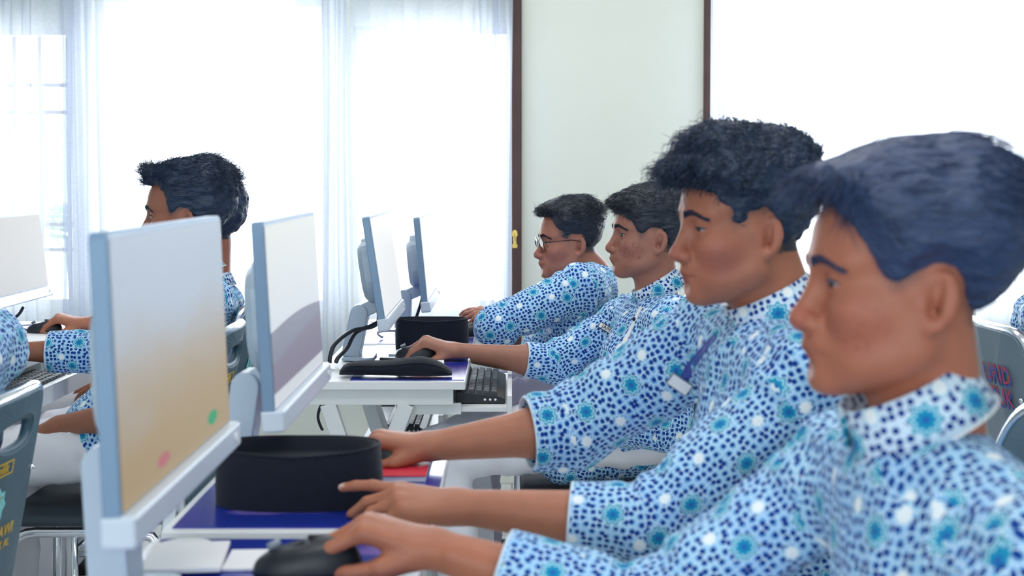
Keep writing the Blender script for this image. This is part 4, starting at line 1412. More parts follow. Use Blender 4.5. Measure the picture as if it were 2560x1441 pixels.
    sc = np.clip(0.5 - (dp + 0.006) / 0.024, 0, 1) * (1 - np.clip(earm * 1.4, 0, 1))
    tint[:, 2] = np.where(inhead & (cran_sdf(ax, ay_, az) < 0.02), sc, 0)
    for H in hands:
        W, u, n, s, ch, K = H
        for fi, (cp, rad) in enumerate(ch):
            tip = cp[3]; dd = cp[3] - cp[2]; dd /= np.linalg.norm(dd)
            dn = n - dd * n.dot(dd); dn /= np.linalg.norm(dn) + 1e-9
            if fi == 4: dn = (s * 0.9 + n * 0.5); dn = dn - dd * dn.dot(dd); dn /= np.linalg.norm(dn)
            c = tip + dn * rad[3] * 0.85 + dd * 0.001
            q = v - c
            along = q @ dd; acr = np.linalg.norm(q - np.outer(along, dd), axis=1)
            m = np.clip((1 - np.maximum(np.abs(along) / 0.0085, acr / 0.0068) / K) * 5, 0, 1)
            tint[:, 3] = np.maximum(tint[:, 3], m)
    at = body.data.color_attributes.new('tint', 'FLOAT_COLOR', 'POINT')
    at.data.foreach_set('color', tint.ravel())
    bvh = BVHTree.FromPolygons([tuple(q) for q in v], [tuple(int(i) for i in q) for q in f[(inhead[f[:, 0]])]]) if len(v) < 10 ** 7 else None

    # ---- eyes, lashes, brows
    es = S.get('faceshape', {}).get('eye', 0.0040)
    for sd in (1, -1):
        if S.get('noeyes'): break
        c = hd.wld((0.0715, 0.032 * sd, -0.001)) - base
        m = Matrix([list(r) for r in hd.R])
        e = MB().sphere(c, 0.0136 * k, 20, 14).build('eye', M['eyewhite'], body, smooth=True)
        g = math.radians(S.get('gaze', 0.0)); gp = math.radians(S.get('gazez', -4.0))
        dv = V3(hd.dirw((math.cos(g) * math.cos(gp), math.sin(g), math.sin(gp))))
        ir = MB(); q = Vector((0, 0, 1)).rotation_difference(Vector(dv)).to_matrix()
        ir.sphere(Vector(c) + Vector(dv) * 0.0098 * k, (0.0068 * k, 0.0068 * k, 0.0044 * k), 16, 10, q)
        ir.build('iris', M['iris'], e, smooth=True)
        # lash line along the upper edge of the slit
        arc = []
        for i in range(11):
            t = -1 + 2 * i / 10
            yy = 0.0335 + t * 0.0132; zz = -0.0015 + (es + 0.0004) * math.sqrt(max(0, 1 - t * t)) + 0.0006
            rr = 0.0153 ** 2 - (yy - 0.032) ** 2 - (zz + 0.001) ** 2
            arc.append(Vector(hd.wld((0.0715 + math.sqrt(max(rr, 1e-6)), yy * sd, zz)) - base))
        MB().tube(arc, [0.0004 + 0.0013 * math.sin(pi * (0.1 + 0.85 * i / 10)) for i in range(11)], 6).build('eyelash', S['hairmat'], body, smooth=True)
        br = MB()
        rr = random.Random(3 + sd)
        for i in range(220):
            t = rr.random(); wv = (rr.random() - 0.5)
            yy = 0.010 + t * 0.042; zz = 0.0185 + 0.0055 * math.sin(pi * min(1, t * 1.15)) - 0.004 * t + wv * 0.0095 * (1 - 0.5 * t)
            st = hd.wld((0.14, yy * sd, zz)); dr = hd.dirw((-1, 0, 0))
            hit = bvh.ray_cast(Vector(st), Vector(dr))
            if hit[0] is None: continue
            p0 = Vector(hit[0]); nn = hit[1]
            d1 = Vector(hd.dirw((-0.35 * t, sd * (0.75), 0.55 - 0.9 * t)))
            d1 = (d1 - nn * d1.dot(nn)).normalized()
            ln = 0.0075 * k
            pp = [p0 - nn * 0.0006, p0 + d1 * ln * 0.5 + nn * 0.0012, p0 + d1 * ln + nn * 0.0008]
            br.tube([p - Vector(base) for p in pp], [0.0007, 0.0006, 0.0002], 3)
        br.build('eyebrow', S['hairmat'], body, smooth=True, fix=False)

    # ---- hair: solid mass with strands
    hs = S.get('hair', {})
    top, sidet = hs.get('top', 0.026), hs.get('side', 0.006)
    blobs = hs.get('blobs', [])
    gb = np.array([hd.wld((sx, sy, sz)) for sx in (-0.17, 0.17) for sy in (-0.125, 0.125) for sz in (-0.13, 0.22)])
    HG = Grid(gb.min(0), gb.max(0), max(h, 0.0038))
    sl, x, y, z = HG.win(gb.min(0), gb.max(0))
    lx, ly, lz = hd.loc(x, y, z); ay = np.abs(ly)
    t = np.clip((lz - F4(hs.get('z0', 0.025))) / F4(hs.get('z1', 0.105) - hs.get('z0', 0.025)), 0, 1); t = t * t * (3 - 2 * t)
    cr = cran_sdf(lx, ay, lz)
    back = np.clip((-lx - F4(0.02)) / F4(0.06), 0, 1)
    thick = F4(sidet) + F4(top - sidet) * t + F4(hs.get('back', 0.008)) * back * np.clip((lz + F4(0.03)) / F4(0.05), 0, 1)
    pd = poly2(lx, lz, poly)
    thick = thick * np.clip(-pd / F4(0.022), 0.25, 1)
    d = cr - thick
    for (bx, by, bz, rx, ry, rz) in blobs:
        d = smin(d, ell(lx, ly, lz, (bx, by, bz), (rx, ry, rz)), 0.018)
    d = smax(d, pd, 0.006)
    u, v2, w = ear_co(lx, ay, lz)
    d = smax(d, -ell(u, v2, w, (0, 0.001, 0.008), (0.036, 0.023, 0.020)), 0.004)
    HG.d[sl] = d * F4(hd.s)
    hv, hf = HG.mesh()
    hair = np_mesh('hair', hv, hf, S['hairmat'], body, base)
    amp = hs.get('rough', 0.005)
    displace(hair, lambda q: (amp * (vnoise(q * np.array((hs.get('iso', 0.5), 1, 1)), 55) - 0.5) + amp * 0.8 * (vnoise(q * np.array((hs.get('iso', 0.35), 1, 1)), 130) - 0.5)))
    # strands
    hv2 = np.empty(len(hair.data.vertices) * 3, F4); hair.data.vertices.foreach_get('co', hv2); hv2 = hv2.reshape(-1, 3)
    hn = normals(hair.data)
    N = hs.get('strands', 2600)
    rs = np.random.default_rng(hs.get('seed', 5))
    hl = hd.locv(hv2 + base); nl = hn @ hd.R
    wgt = np.clip((hl[:, 2] - hs.get('zs', 0.0)) / 0.06, 0.03, 1) + 0.6 * np.clip((hl[:, 0] - 0.05) / 0.03, 0, 1)
    wgt = np.where(cran_sdf(hl[:, 0].astype(F4), np.abs(hl[:, 1]).astype(F4), hl[:, 2].astype(F4)) > 0.003, wgt, 0.0)
    pick = rs.choice(len(hv2), N, p=wgt / wgt.sum())
    p0 = hl[pick]; nn = nl[pick]
    comb = np.array(hs.get('comb', (0.5, 0.0, 0.2)), float)
    cv = np.tile(comb, (N, 1)) + rs.normal(0, hs.get('mess', 0.35), (N, 3))
    front = np.clip((p0[:, 0] - 0.04) / 0.05, 0, 1)[:, None]
    cv = cv * (1 - front) + (np.array(hs.get('fringe', comb), float) + rs.normal(0, hs.get('mess', 0.35), (N, 3))) * front
    sidef = np.clip((0.05 - p0[:, 2]) / 0.04, 0, 1)[:, None]
    cv = cv * (1 - sidef) + (np.array((-0.3, 0, -0.9)) + rs.normal(0, 0.25, (N, 3))) * sidef
    cv = cv - nn * (cv * nn).sum(1, keepdims=True) * 0.85
    cv /= np.linalg.norm(cv, axis=1, keepdims=True) + 1e-6
    Ln = hs.get('len', 0.030) * (0.55 + 0.7 * rs.random(N))[:, None]
    tz = np.clip((p0[:, 2] - 0.01) / 0.07, 0.28, 1)[:, None]
    Ln = Ln * tz
    lift = hs.get('lift', 0.35); curl = hs.get('curl', 0.0)
    seg = 6 if curl else 5
    path = []
    side = np.cross(nn, cv)
    ph = rs.random(N)[:, None] * 6.28
    for i in range(seg):
        t = i / (seg - 1)
        off = cv * Ln * t + nn * (Ln * lift * (t - 0.75 * t * t) - 0.004) + side * Ln * 0.10 * np.sin(3 * t + ph)
        if curl:
            off = off + (side * np.sin(7.5 * t + ph) + nn * np.cos(7.5 * t + ph)) * curl * t
        off[:, 2] -= (Ln[:, 0] * hs.get('droop', 0.15) * t * t)
        path.append(p0 + off)
    path = np.stack(path, 1)                       # N seg 3
    tang = np.gradient(path, axis=1); tang /= np.linalg.norm(tang, axis=2, keepdims=True) + 1e-9
    a1 = np.cross(tang, side[:, None, :] + 0.01); a1 /= np.linalg.norm(a1, axis=2, keepdims=True) + 1e-9
    a2 = np.cross(tang, a1)
    r0 = hs.get('rad', 0.0007)
    rad = (r0 * (1 - 0.75 * (np.arange(seg) / (seg - 1)) ** 1.5))[None, :, None]
    ring = [path + (a1 * math.cos(q) + a2 * math.sin(q)) * rad for q in (0, 2.094, 4.189)]
    sv = np.stack(ring, 2).reshape(-1, 3)          # N*seg*3
    wv = sv * hd.s @ hd.R.T + hd.o
    ids = np.arange(N * seg * 3).reshape(N, seg, 3)
    fs = []
    for c in range(3):
        e = (c + 1) % 3
        fs.append(np.stack([ids[:, :-1, c], ids[:, :-1, e], ids[:, 1:, e], ids[:, 1:, c]], -1).reshape(-1, 4))
    st = np_mesh('hair_strands', wv, np.concatenate(fs), S['hairmat'], hair, base)
    st['kind'] = 'stuff'

    # ---- shirt
    hs_ = S.get('svox', 0.005)
    padd = 0.013
    cuffs = []
    pts = [tl - 0.02, th + 0.03]
    for sh, el, wr, cut in arms:
        cf = el + (wr - el) * cut; cuffs.append(cf)
        pts += [sh - 0.1, sh + 0.1, el - 0.095, el + 0.095, cf - 0.085, cf + 0.085]
    hem = pel + fw * S.get('hemf', 0.10) - V3((0, 0, 0.06))
    pts += [hem - 0.14, hem + 0.14, pel - V3((0.17, 0.23, 0.15)), pel + V3((0.17, 0.23, 0.1))]
    if 'lap' in S: pts += [V3(q) - 0.12 for q in S['lap']] + [V3(q) + 0.12 for q in S['lap']]
    pts = np.array(pts)
    T = Grid(pts.min(0), pts.max(0), hs_)
    sl, x, y, z = T.win(tl - 0.03, th + 0.03)
    T.d[sl] = torso(x, y, z, padd)
    # loose tails of the shirt over the hips and lap
    sl, x, y, z = T.win(pel - 0.26, pel + 0.26)
    T.d[sl] = smin(T.d[sl], cone(x, y * F4(0.62), z, (pel[0], pel[1] * 0.62, pel[2] + 0.005), (pel[0] + fw[0] * 0.05, pel[1] * 0.62, pel[2] + 0.01), 0.112 * bulk * k, 0.110 * bulk * k), 0.05)
    if 'lap' in S:
        q = [V3(a) for a in S['lap']]
        T.cone(q[0], q[1], 0.10 * k, 0.088 * k, 0.05)
    aws = (S.get('sleeveR', S.get('sleeve', 1.0)), S.get('sleeveL', S.get('sleeve', 1.0)))
    for (sh, el, wr, cut), cf, aw in zip(arms, cuffs, aws):
        ax_ = (wr - el) / np.linalg.norm(wr - el)
        q = np.array((sh, el, cf))
        sl, x, y, z = T.win(q.min(0) - 0.11, q.max(0) + 0.11)
        d = smin(cone(x, y, z, sh, el, 0.066 * k * aw, 0.060 * k * aw), cone(x, y, z, el, cf + ax_ * 0.02, 0.060 * k * aw, 0.056 * k * aw), 0.02)
        # open cuff: cut square, hollow inside
        al = (x - F4(cf[0])) * F4(ax_[0]) + (y - F4(cf[1])) * F4(ax_[1]) + (z - F4(cf[2])) * F4(ax_[2])
        near = cone(x, y, z, el, cf + ax_ * 0.1, 0.080, 0.080)
        d = np.maximum(d, np.where(near < 0, al, F4(-1)))
        hol = cone(x, y, z, cf - ax_ * 0.035, cf + ax_ * 0.05, 0.047 * k * aw, 0.0505 * k * aw)
        T.d[sl] = smin(T.d[sl], np.maximum(d, -hol), 0.035)
    # neck opening
    nd = up * 0.75 + V3((0, 0, 0.25)); 
    T.cone(nb - nd * 0.02 + fw * 0.008, nb + nd * 0.12, 0.056 * k, 0.075 * k, 0.008, sub=True)
    sv_, sf_ = T.mesh()
    shirt = np_mesh('shirt', sv_, sf_, M['batik'], body, base)
    shirt['label'] = 'loose blue and white geometric batik shirt'
    me = shirt.data
    # which bone each vertex follows
    def bones(q):
        q = q.astype(F4); X, Y, Z = q[:, 0], q[:, 1], q[:, 2]
        out = [torso(X, Y, Z, padd) - 0.012]
        for (sh, el, wr, cut), cf, aw in zip(arms, cuffs, aws):
            out.append(cone(X, Y, Z, sh + (el - sh) * 0.12, el, 0.066 * k * aw, 0.060 * k * aw)); out.append(cone(X, Y, Z, el, cf, 0.060 * k * aw, 0.056 * k * aw))
        return np.stack(out, 1)
    Bd = bones(sv_)
    armness = np.clip((Bd[:, 0] - Bd[:, 1:].min(1)) / 0.03, 0, 1)
    seed = S.get('seed', 1.0)
    def fold(qq):
        q = qq + base
        wob = np.stack([vnoise(q, 9, seed), vnoise(q, 9, seed + 7), vnoise(q, 9, seed + 13)], 1) * 0.06
        r1 = vnoise((q + wob) * np.array((1.0, 1.0, 0.55)), 17, seed); r1 = 1 - np.abs(2 * r1 - 1)
        r2 = vnoise(q + wob, 36, seed + 3)
        r = 0.009 * (r1 - 0.5) + 0.0035 * (r2 - 0.5)
        for (sh, el, wr, cut), cf in zip(arms, cuffs):
            L1 = np.linalg.norm(el - sh); ax1 = (el - sh) / L1
            ax2 = (cf - el) / (np.linalg.norm(cf - el) + 1e-9)
            d1 = (q - el) @ (ax1 * 0.5 + ax2 * 0.5)
            rr = np.linalg.norm(q - el, axis=1)
            ins = (ax2 - ax1); ins /= np.linalg.norm(ins) + 1e-9
            w = np.exp(-(rr / 0.10) ** 2) * np.clip((q - el) @ ins / 0.05 + 0.6, 0, 1)
            r = r + 0.006 * np.sin(d1 / 0.0085 + 5 * vnoise(q, 20, seed)) * w
            w2 = np.exp(-(np.linalg.norm(q - sh, axis=1) / 0.11) ** 2)
            r = r + 0.005 * np.sin(((q - sh) @ ax1) / 0.010 + 6 * vnoise(q, 12, seed + 2)) * w2
        damp = 1.0
        for cf in cuffs: damp = damp * np.clip(np.linalg.norm(q - cf, axis=1) / 0.07 - 0.45, 0.12, 1)
        return r * damp
    displace(shirt, fold)
    v2_ = np.empty(len(me.vertices) * 3, F4); me.vertices.foreach_get('co', v2_); v2_ = v2_.reshape(-1, 3) + base
    # texture coordinates per bone
    fc = sv_[sf_].mean(1); fb = bones(fc).argmin(1)
    lv = sv_[sf_].reshape(-1, 3); lb = np.repeat(fb, 4)
    uv = np.zeros((len(lv), 2))
    def ref(axv):
        r = np.cross(axv, (0.1, 0.9, 0.3)); r /= np.linalg.norm(r); return r, np.cross(axv, r)
    specs = [(pel, up, 0.0, 0.15)]
    for (sh, el, wr, cut), cf in zip(arms, cuffs):
        L1 = np.linalg.norm(el - sh)
        specs += [(sh, (el - sh) / L1, 0.0, 0.064), (el, (cf - el) / np.linalg.norm(cf - el), L1, 0.060)]
    for bi, (o0, axv, s0, R0) in enumerate(specs):
        m = lb == bi
        if not m.any(): continue
        r1, r2 = ref(axv)
        if bi == 0:
            p_ = v2_[sf_]; fn = np.cross(p_[:, 2] - p_[:, 0], p_[:, 3] - p_[:, 1]); fn /= np.linalg.norm(fn, axis=1, keepdims=True) + 1e-9
            fn = fn[fb == 0]; q = lv[m] - o0
            sidev = np.array((0, 1.0, 0)); frv = np.cross(sidev, axv)
            w_up = np.repeat(np.abs(fn @ axv) * 0.95, 4); w_fr = np.repeat(np.abs(fn @ frv), 4); w_sd = np.repeat(np.abs(fn @ sidev) * 1.05, 4)
            a_, b_, c_ = q @ frv, q @ sidev, q @ axv
            us = np.where((w_up > w_fr) & (w_up > w_sd), b_, np.where(w_fr > w_sd, b_, a_))
            vs2 = np.where((w_up > w_fr) & (w_up > w_sd), a_ + 0.03, c_)
            uv[m, 0] = us; uv[m, 1] = vs2
            continue
        def ang(q):
            q = q - o0; return np.arctan2(q @ r2, q @ r1)
        A = ang(lv[m]); Fa = np.repeat(ang(fc[fb == bi]), 4)
        A = A + 2 * pi * np.round((Fa - A) / (2 * pi))
        uv[m, 0] = A * R0 + bi * 0.371; uv[m, 1] = (lv[m] - o0) @ axv + s0 + bi * 0.113
    ul = me.uv_layers.new(name='UVMap'); ul.data.foreach_set('uv', uv.astype(F4).ravel())
    sbvh = BVHTree.FromPolygons([tuple(q) for q in v2_], [tuple(int(i) for i in q) for q in sf_])

    # cuff bands, one per sleeve: thin turned ring
    for (sh, el, wr, cut), cf, aw in zip(arms, cuffs, aws):
        ax_ = (wr - el) / np.linalg.norm(wr - el); r1, r2 = ref(ax_)
        ring = [Vector(cf - ax_ * 0.001 + (r1 * math.cos(a) + r2 * math.sin(a)) * 0.0535 * k * aw - base) for a in np.linspace(0, 2 * pi, 28, endpoint=False)]
        o = MB().tube(ring, 0.0030, 6, closed=True).build('cuff_hem', M['batik_collar'], shirt, smooth=True)

    # ---- collar
    if not S.get('nocollar'):
        tiltc = math.radians(S.get('coltilt', 26))
        an = V3((0, 0, 1)) * math.cos(tiltc) + fw * math.sin(tiltc); af = fw * math.cos(tiltc) - V3((0, 0, 1)) * math.sin(tiltc); as_ = np.cross(an, af)
        cc = nb + V3(S.get('coloff', (0, 0, 0)))
        hgt = S.get('colh', 0.042) * k
        n = 44; vs = []; fs = []; uvs = []
        gap = math.radians(16)
        for i in range(n + 1):
            a = gap + (2 * pi - 2 * gap) * i / n
            c, s_ = math.cos(a), math.sin(a)
            fr_ = max(0.0, c)
            rows = [(0.061, -0.010), (0.0605, hgt * 0.55), (0.0635, hgt), (0.0675, hgt * 1.02), (0.073, hgt * 0.55), (0.081 + 0.006 * fr_, -0.006 - 0.018 * fr_ ** 3), (0.078 + 0.006 * fr_, -0.006 - 0.018 * fr_ ** 3), (0.069, hgt * 0.4)]
            for r_, z_ in rows:
                q = cc + (af * c * 1.04 + as_ * s_ * 0.96) * r_ * k + an * z_
                vs.append(Vector(q - base)); uvs.append((a * 0.072, z_))
        R_ = 8
        for i in range(n):
            for j in range(R_ - 1):
                fs.append((i * R_ + j, (i + 1) * R_ + j, (i + 1) * R_ + j + 1, i * R_ + j + 1))
        fs.append(tuple(range(R_))); fs.append(tuple(n * R_ + j for j in range(R_))[::-1])
        mb = MB(); mb.add(vs, fs)
        co_ = mb.build('collar', M['batik_collar'], shirt, smooth=True, fix=False)
        ul = co_.data.uv_layers.new(name='UVMap')
        li = np.empty(len(co_.data.loops), np.int32); co_.data.loops.foreach_get('vertex_index', li)
        ul.data.foreach_set('uv', np.array(uvs, F4)[li].ravel())
        edge = [vs[i * R_ + 5] for i in range(n + 1)]
        MB().tube(edge, 0.0014, 6).build('collar_piping', M['paper'], shirt, smooth=True)
        if S.get('undershirt'):
            q = [Vector(cc + (af * math.cos(a) + as_ * math.sin(a)) * 0.058 * k + an * 0.004 - base) for a in np.linspace(-1.0, 1.0, 9)]
            q2 = [Vector(cc + (af * math.cos(a) + as_ * math.sin(a)) * 0.070 * k - an * 0.045 - base) for a in np.linspace(-0.7, 0.7, 9)]
            mb = MB(); mb.add(q + q2, [(i, i + 1, 10 + i, 9 + i) for i in range(8)])
            o = mb.build('undershirt', M['navy'], body, smooth=True); sd_ = o.modifiers.new('thick', 'SOLIDIFY'); sd_.thickness = 0.004

    # ---- trousers and shoes
    tm = M[S.get('trousers', 'trouser_white')]
    kn = [V3(S['knR']), V3(S['knL'])]; an_ = [V3(S['anR']), V3(S['anL'])]
    hp = [pel + V3((0, 0.085 * (-1 if math.cos(face) > 0 else 1), 0.0)) * 1.0, pel + V3((0, -0.085 * (-1 if math.cos(face) > 0 else 1), 0.0))]
    pts = np.array([q + o for q in kn + an_ + hp for o in (-0.13, 0.13)])
    lo = pts.min(0); lo[2] = 0.02
    Tr = Grid(lo, pts.max(0), 0.0105)
    for kk, aa, hh in zip(kn, an_, hp):
        Tr.cone(hh, kk, 0.092 * k, 0.066 * k, 0.03)
        Tr.cone(kk, aa, 0.066 * k, 0.058 * k, 0.03)
    Tr.cone(hp[0], hp[1], 0.095 * k, 0.095 * k, 0.03)
    tv, tf = Tr.mesh()
    tr = np_mesh('trousers', tv, tf, tm, body, base)
    tr['label'] = 'white school trousers' if S.get('trousers', 'trouser_white') == 'trouser_white' else 'lilac grey school trousers'
    def tfold(q):
        w = (q + base)
        r = vnoise(w * np.array((1.6, 0.5, 1.0)), 16, seed); r = 1 - np.abs(2 * r - 1)
        return 0.012 * (r - 0.5) + 0.003 * (vnoise(w, 40, seed) - 0.5)
    displace(tr, tfold)
    for aa in an_:
        mb = MB(); n, m = 12, 10; vs = []; fs = []
        for i in range(n + 1):
            t = i / n
            xx = (-0.07 + 0.26 * t)
            wd = 0.046 * math.sin(pi * min(0.97, 0.12 + 0.80 * t)) ** 0.5; ht = 0.075 - 0.045 * t if t < 0.7 else 0.0435 - 0.05 * (t - 0.7)
            for j in range(m):
                a_ = 2 * pi * j / m
                q = V3((aa[0], aa[1], 0)) + fw * xx + np.cross((0, 0, 1), fw) * wd * math.cos(a_) + V3((0, 0, max(0.0, ht * (0.5 + 0.5 * math.sin(a_)) + 0.001)))
                vs.append(Vector(q - base))
        for i in range(n):
            for j in range(m):
                l = (j + 1) % m
                fs.append((i * m + j, i * m + l, (i + 1) * m + l, (i + 1) * m + j))
        fs.append(tuple(range(m))[::-1]); fs.append(tuple(n * m + j for j in range(m)))
        mb.add(vs, fs); mb.build('shoe', M['shoe'], body, smooth=True)
    return dict(body=body, shirt=shirt, head=hd, base=base, sbvh=sbvh, bvh=bvh, k=k, hair=hair)


def on_cloth(R, px, py, lift=0.0015):
    """where the sight line of a photo pixel meets the shirt"""
    hit = R['sbvh'].ray_cast(Vector((0, 0, CAMH)), ray(px, py))
    if hit[0] is None: return None, None
    n = hit[1]
    return Vector(hit[0]) + n * lift - Vector(R['base']), n


def strip_on(R, pxs, w, mat, name, parent, label=None, lift=0.002):
    """a sewn strip lying on the cloth along a row of pixels"""
    q = [on_cloth(R, a, b, lift) for a, b in pxs]
    q = [(p, n) for p, n in q if p is not None]
    if len(q) < 2: return None
    vs = []; fs = []
    for i, (p, n) in enumerate(q):
        d = (q[min(i + 1, len(q) - 1)][0] - q[max(i - 1, 0)][0]).normalized(); s = n.cross(d).normalized()
        vs += [p - s * w / 2, p + s * w / 2, p + s * w / 2 - n * 0.003, p - s * w / 2 - n * 0.003]
    for i in range(len(q) - 1):
        for j in range(4):
            l = (j + 1) % 4
            fs.append((i * 4 + j, i * 4 + l, i * 4 + 4 + l, i * 4 + 4 + j))
    fs += [(3, 2, 1, 0), tuple(4 * (len(q) - 1) + j for j in range(4))]
    mb = MB(); mb.add(vs, fs)
    o = mb.build(name, mat, parent, smooth=False)
    if label: o['label'] = label
    return o
# ------------------------------------------------------------------ the eight students
SK1 = mat_skin('skin_warm_brown', (0.41, 0.150, 0.085), 0.35)
SK2 = mat_skin('skin_tan', (0.41, 0.160, 0.092), 0.2)
SK3 = mat_skin('skin_brown_blemished', (0.35, 0.155, 0.105), 1.0)
SK4 = mat_skin('skin_ruddy_tan', (0.38, 0.160, 0.105), 0.15)
SK5 = mat_skin('skin_deep_brown', (0.31, 0.125, 0.075), 0.15)
H1 = mat_hair('glare_blued_hair', (0.022, 0.045, 0.12))  # black hair, lens glare over it put into the blue base colour
H2 = mat_hair('glare_navy_hair', (0.010, 0.027, 0.066))  # weaker lens glare, also lifted into the base colour
H3 = mat_hair('black_hair', (0.008, 0.015, 0.032))

MOUSE = [(48, 22, 14), (46, 26, 16), (44, 30, 18), (40, 34, 20)]
REST = [(14, 16, 10), (18, 22, 14), (22, 26, 16), (24, 28, 16)]


def pv(px, py, Y): return tuple(P(px, py, Y))


R1 = person(dict(
    label='nearest boy, out of focus, with smooth swept blue-black hair and a bare forehead',
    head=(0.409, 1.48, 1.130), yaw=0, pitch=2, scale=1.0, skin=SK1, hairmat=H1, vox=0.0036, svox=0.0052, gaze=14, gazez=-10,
    faceshape=dict(lip=0.006, chin=0.007, eye=0.0024, nose=-0.002),
    neckw=0.90, neck=(0.428, 1.48, 0.975), pelvis=(0.56, 1.48, 0.58), bulk=1.0,
    restR=(DZ + 0.001, CX1), shR=(0.395, 1.665, 0.885), elR=(0.165, 1.70, 0.700), wrR=pv(1092, 1374, 1.745), cutR=0.69,
    shL=(0.50, 1.285, 0.875), elL=(0.38, 1.21, 0.65), wrL=(0.15, 1.33, 0.63), cutL=0.4, sleeveR=0.92,
    handR=dict(u=(-1, 0.02, 0.34), n=(0.34, -0.10, 1), flex=[(44, 10, 6), (46, 14, 8), (46, 20, 12), (46, 26, 14)], k=1.04,
               thumb=[(0.022, 0.020, -0.012), (0.056, 0.036, -0.032), (0.090, 0.038, -0.050), (0.118, 0.032, -0.062)]),
    handL=dict(u=(-1, 0.1, -0.15), flex=REST), sleeve=1.05,
    hairpx=[(1930, 400), (2010, 452), (2066, 466), (2120, 545), (2178, 640), (2226, 728), (2250, 722), (2290, 690), (2330, 662), (2385, 668), (2412, 712), (2424, 770), (2440, 815), (2475, 850), (2530, 866), (2760, 866), (2760, 150), (1900, 150)],
    hair=dict(top=0.030, side=0.010, back=0.012, rough=0.003, strands=2200, len=0.045, comb=(-0.8, 0.1, 0.1), fringe=(0.9, 0.2, -0.25), mess=0.16, lift=0.25, curl=0.0, rad=0.0008, seed=3, z0=-0.01, z1=0.09,
              blobs=[(0.068, 0, 0.100, 0.042, 0.055, 0.022)]),
    undershirt=True, colh=0.050, coltilt=26, colv=1, trousers='trouser_white',
    knR=(0.12, 1.60, 0.535), knL=(0.12, 1.38, 0.535), anR=(0.14, 1.60, 0.07), anL=(0.14, 1.38, 0.07), seed=2.0))

R2 = person(dict(
    label='boy with a curly dark fringe and both bare forearms stretched over the desk',
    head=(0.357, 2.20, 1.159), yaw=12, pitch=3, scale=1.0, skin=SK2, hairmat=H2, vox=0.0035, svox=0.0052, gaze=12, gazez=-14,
    faceshape=dict(lip=0.002, eye=0.0013, nose=-0.003, fat=0.004, mouth=0.0022),
    neck=(0.415, 2.20, 1.010), pelvis=(0.56, 2.20, 0.58), bulk=1.05, neckw=1.04,
    restR=(DZ + 0.0108, CX1), restL=(DZ + 0.001, CX1), shR=(0.335, 2.385, 0.955), elR=(0.105, 2.43, 0.800), wrR=pv(1078, 1117, 2.375), cutR=0.32,
    shL=(0.425, 2.015, 0.945), elL=(0.195, 1.985, 0.742), wrL=pv(1150, 1268, 2.01), cutL=0.42, sleeveL=0.90,
    handR=dict(u=(-1, 0.03, 0.16), n=(0.16, -0.05, 1), flex=MOUSE,
               thumb=[(0.022, 0.022, -0.010), (0.056, 0.042, -0.030), (0.088, 0.046, -0.040), (0.114, 0.040, -0.044)]),
    handL=dict(u=(-1, 0.0, 0.14), n=(0.1, -0.25, 1), flex=[(4, 10, 8), (26, 24, 14), (30, 26, 14), (34, 24, 14)], spread=(0.16, 0.02, -0.06, -0.12),
               thumb=[(0.022, 0.022, -0.010), (0.052, 0.046, -0.022), (0.082, 0.056, -0.030), (0.108, 0.056, -0.036)]),
    sleeve=1.15,
    hairpx=[(1600, 430), (1668, 452), (1700, 470), (1745, 474), (1784, 484), (1814, 518), (1821, 556), (1840, 566), (1873, 533), (1924, 536), (1934, 588), (1948, 646), (1972, 668), (2100, 672), (2120, 200), (1600, 200)],
    hair=dict(top=0.034, side=0.007, back=0.010, rough=0.008, iso=0.6, strands=2800, len=0.040, comb=(0.45, 0.0, 0.25), fringe=(0.9, 0.1, -0.2), mess=0.38, lift=0.40, curl=0.008, rad=0.0009, seed=4, droop=0.35,
              blobs=[(0.082, 0.0, 0.092, 0.040, 0.058, 0.026), (0.03, 0, 0.130, 0.060, 0.060, 0.030)]),
    colh=0.050, coltilt=26, trousers='trouser_white',
    knR=(0.10, 2.34, 0.535), knL=(0.08, 2.10, 0.535), anR=(0.12, 2.34, 0.07), anL=(0.12, 2.10, 0.07), seed=5.0))

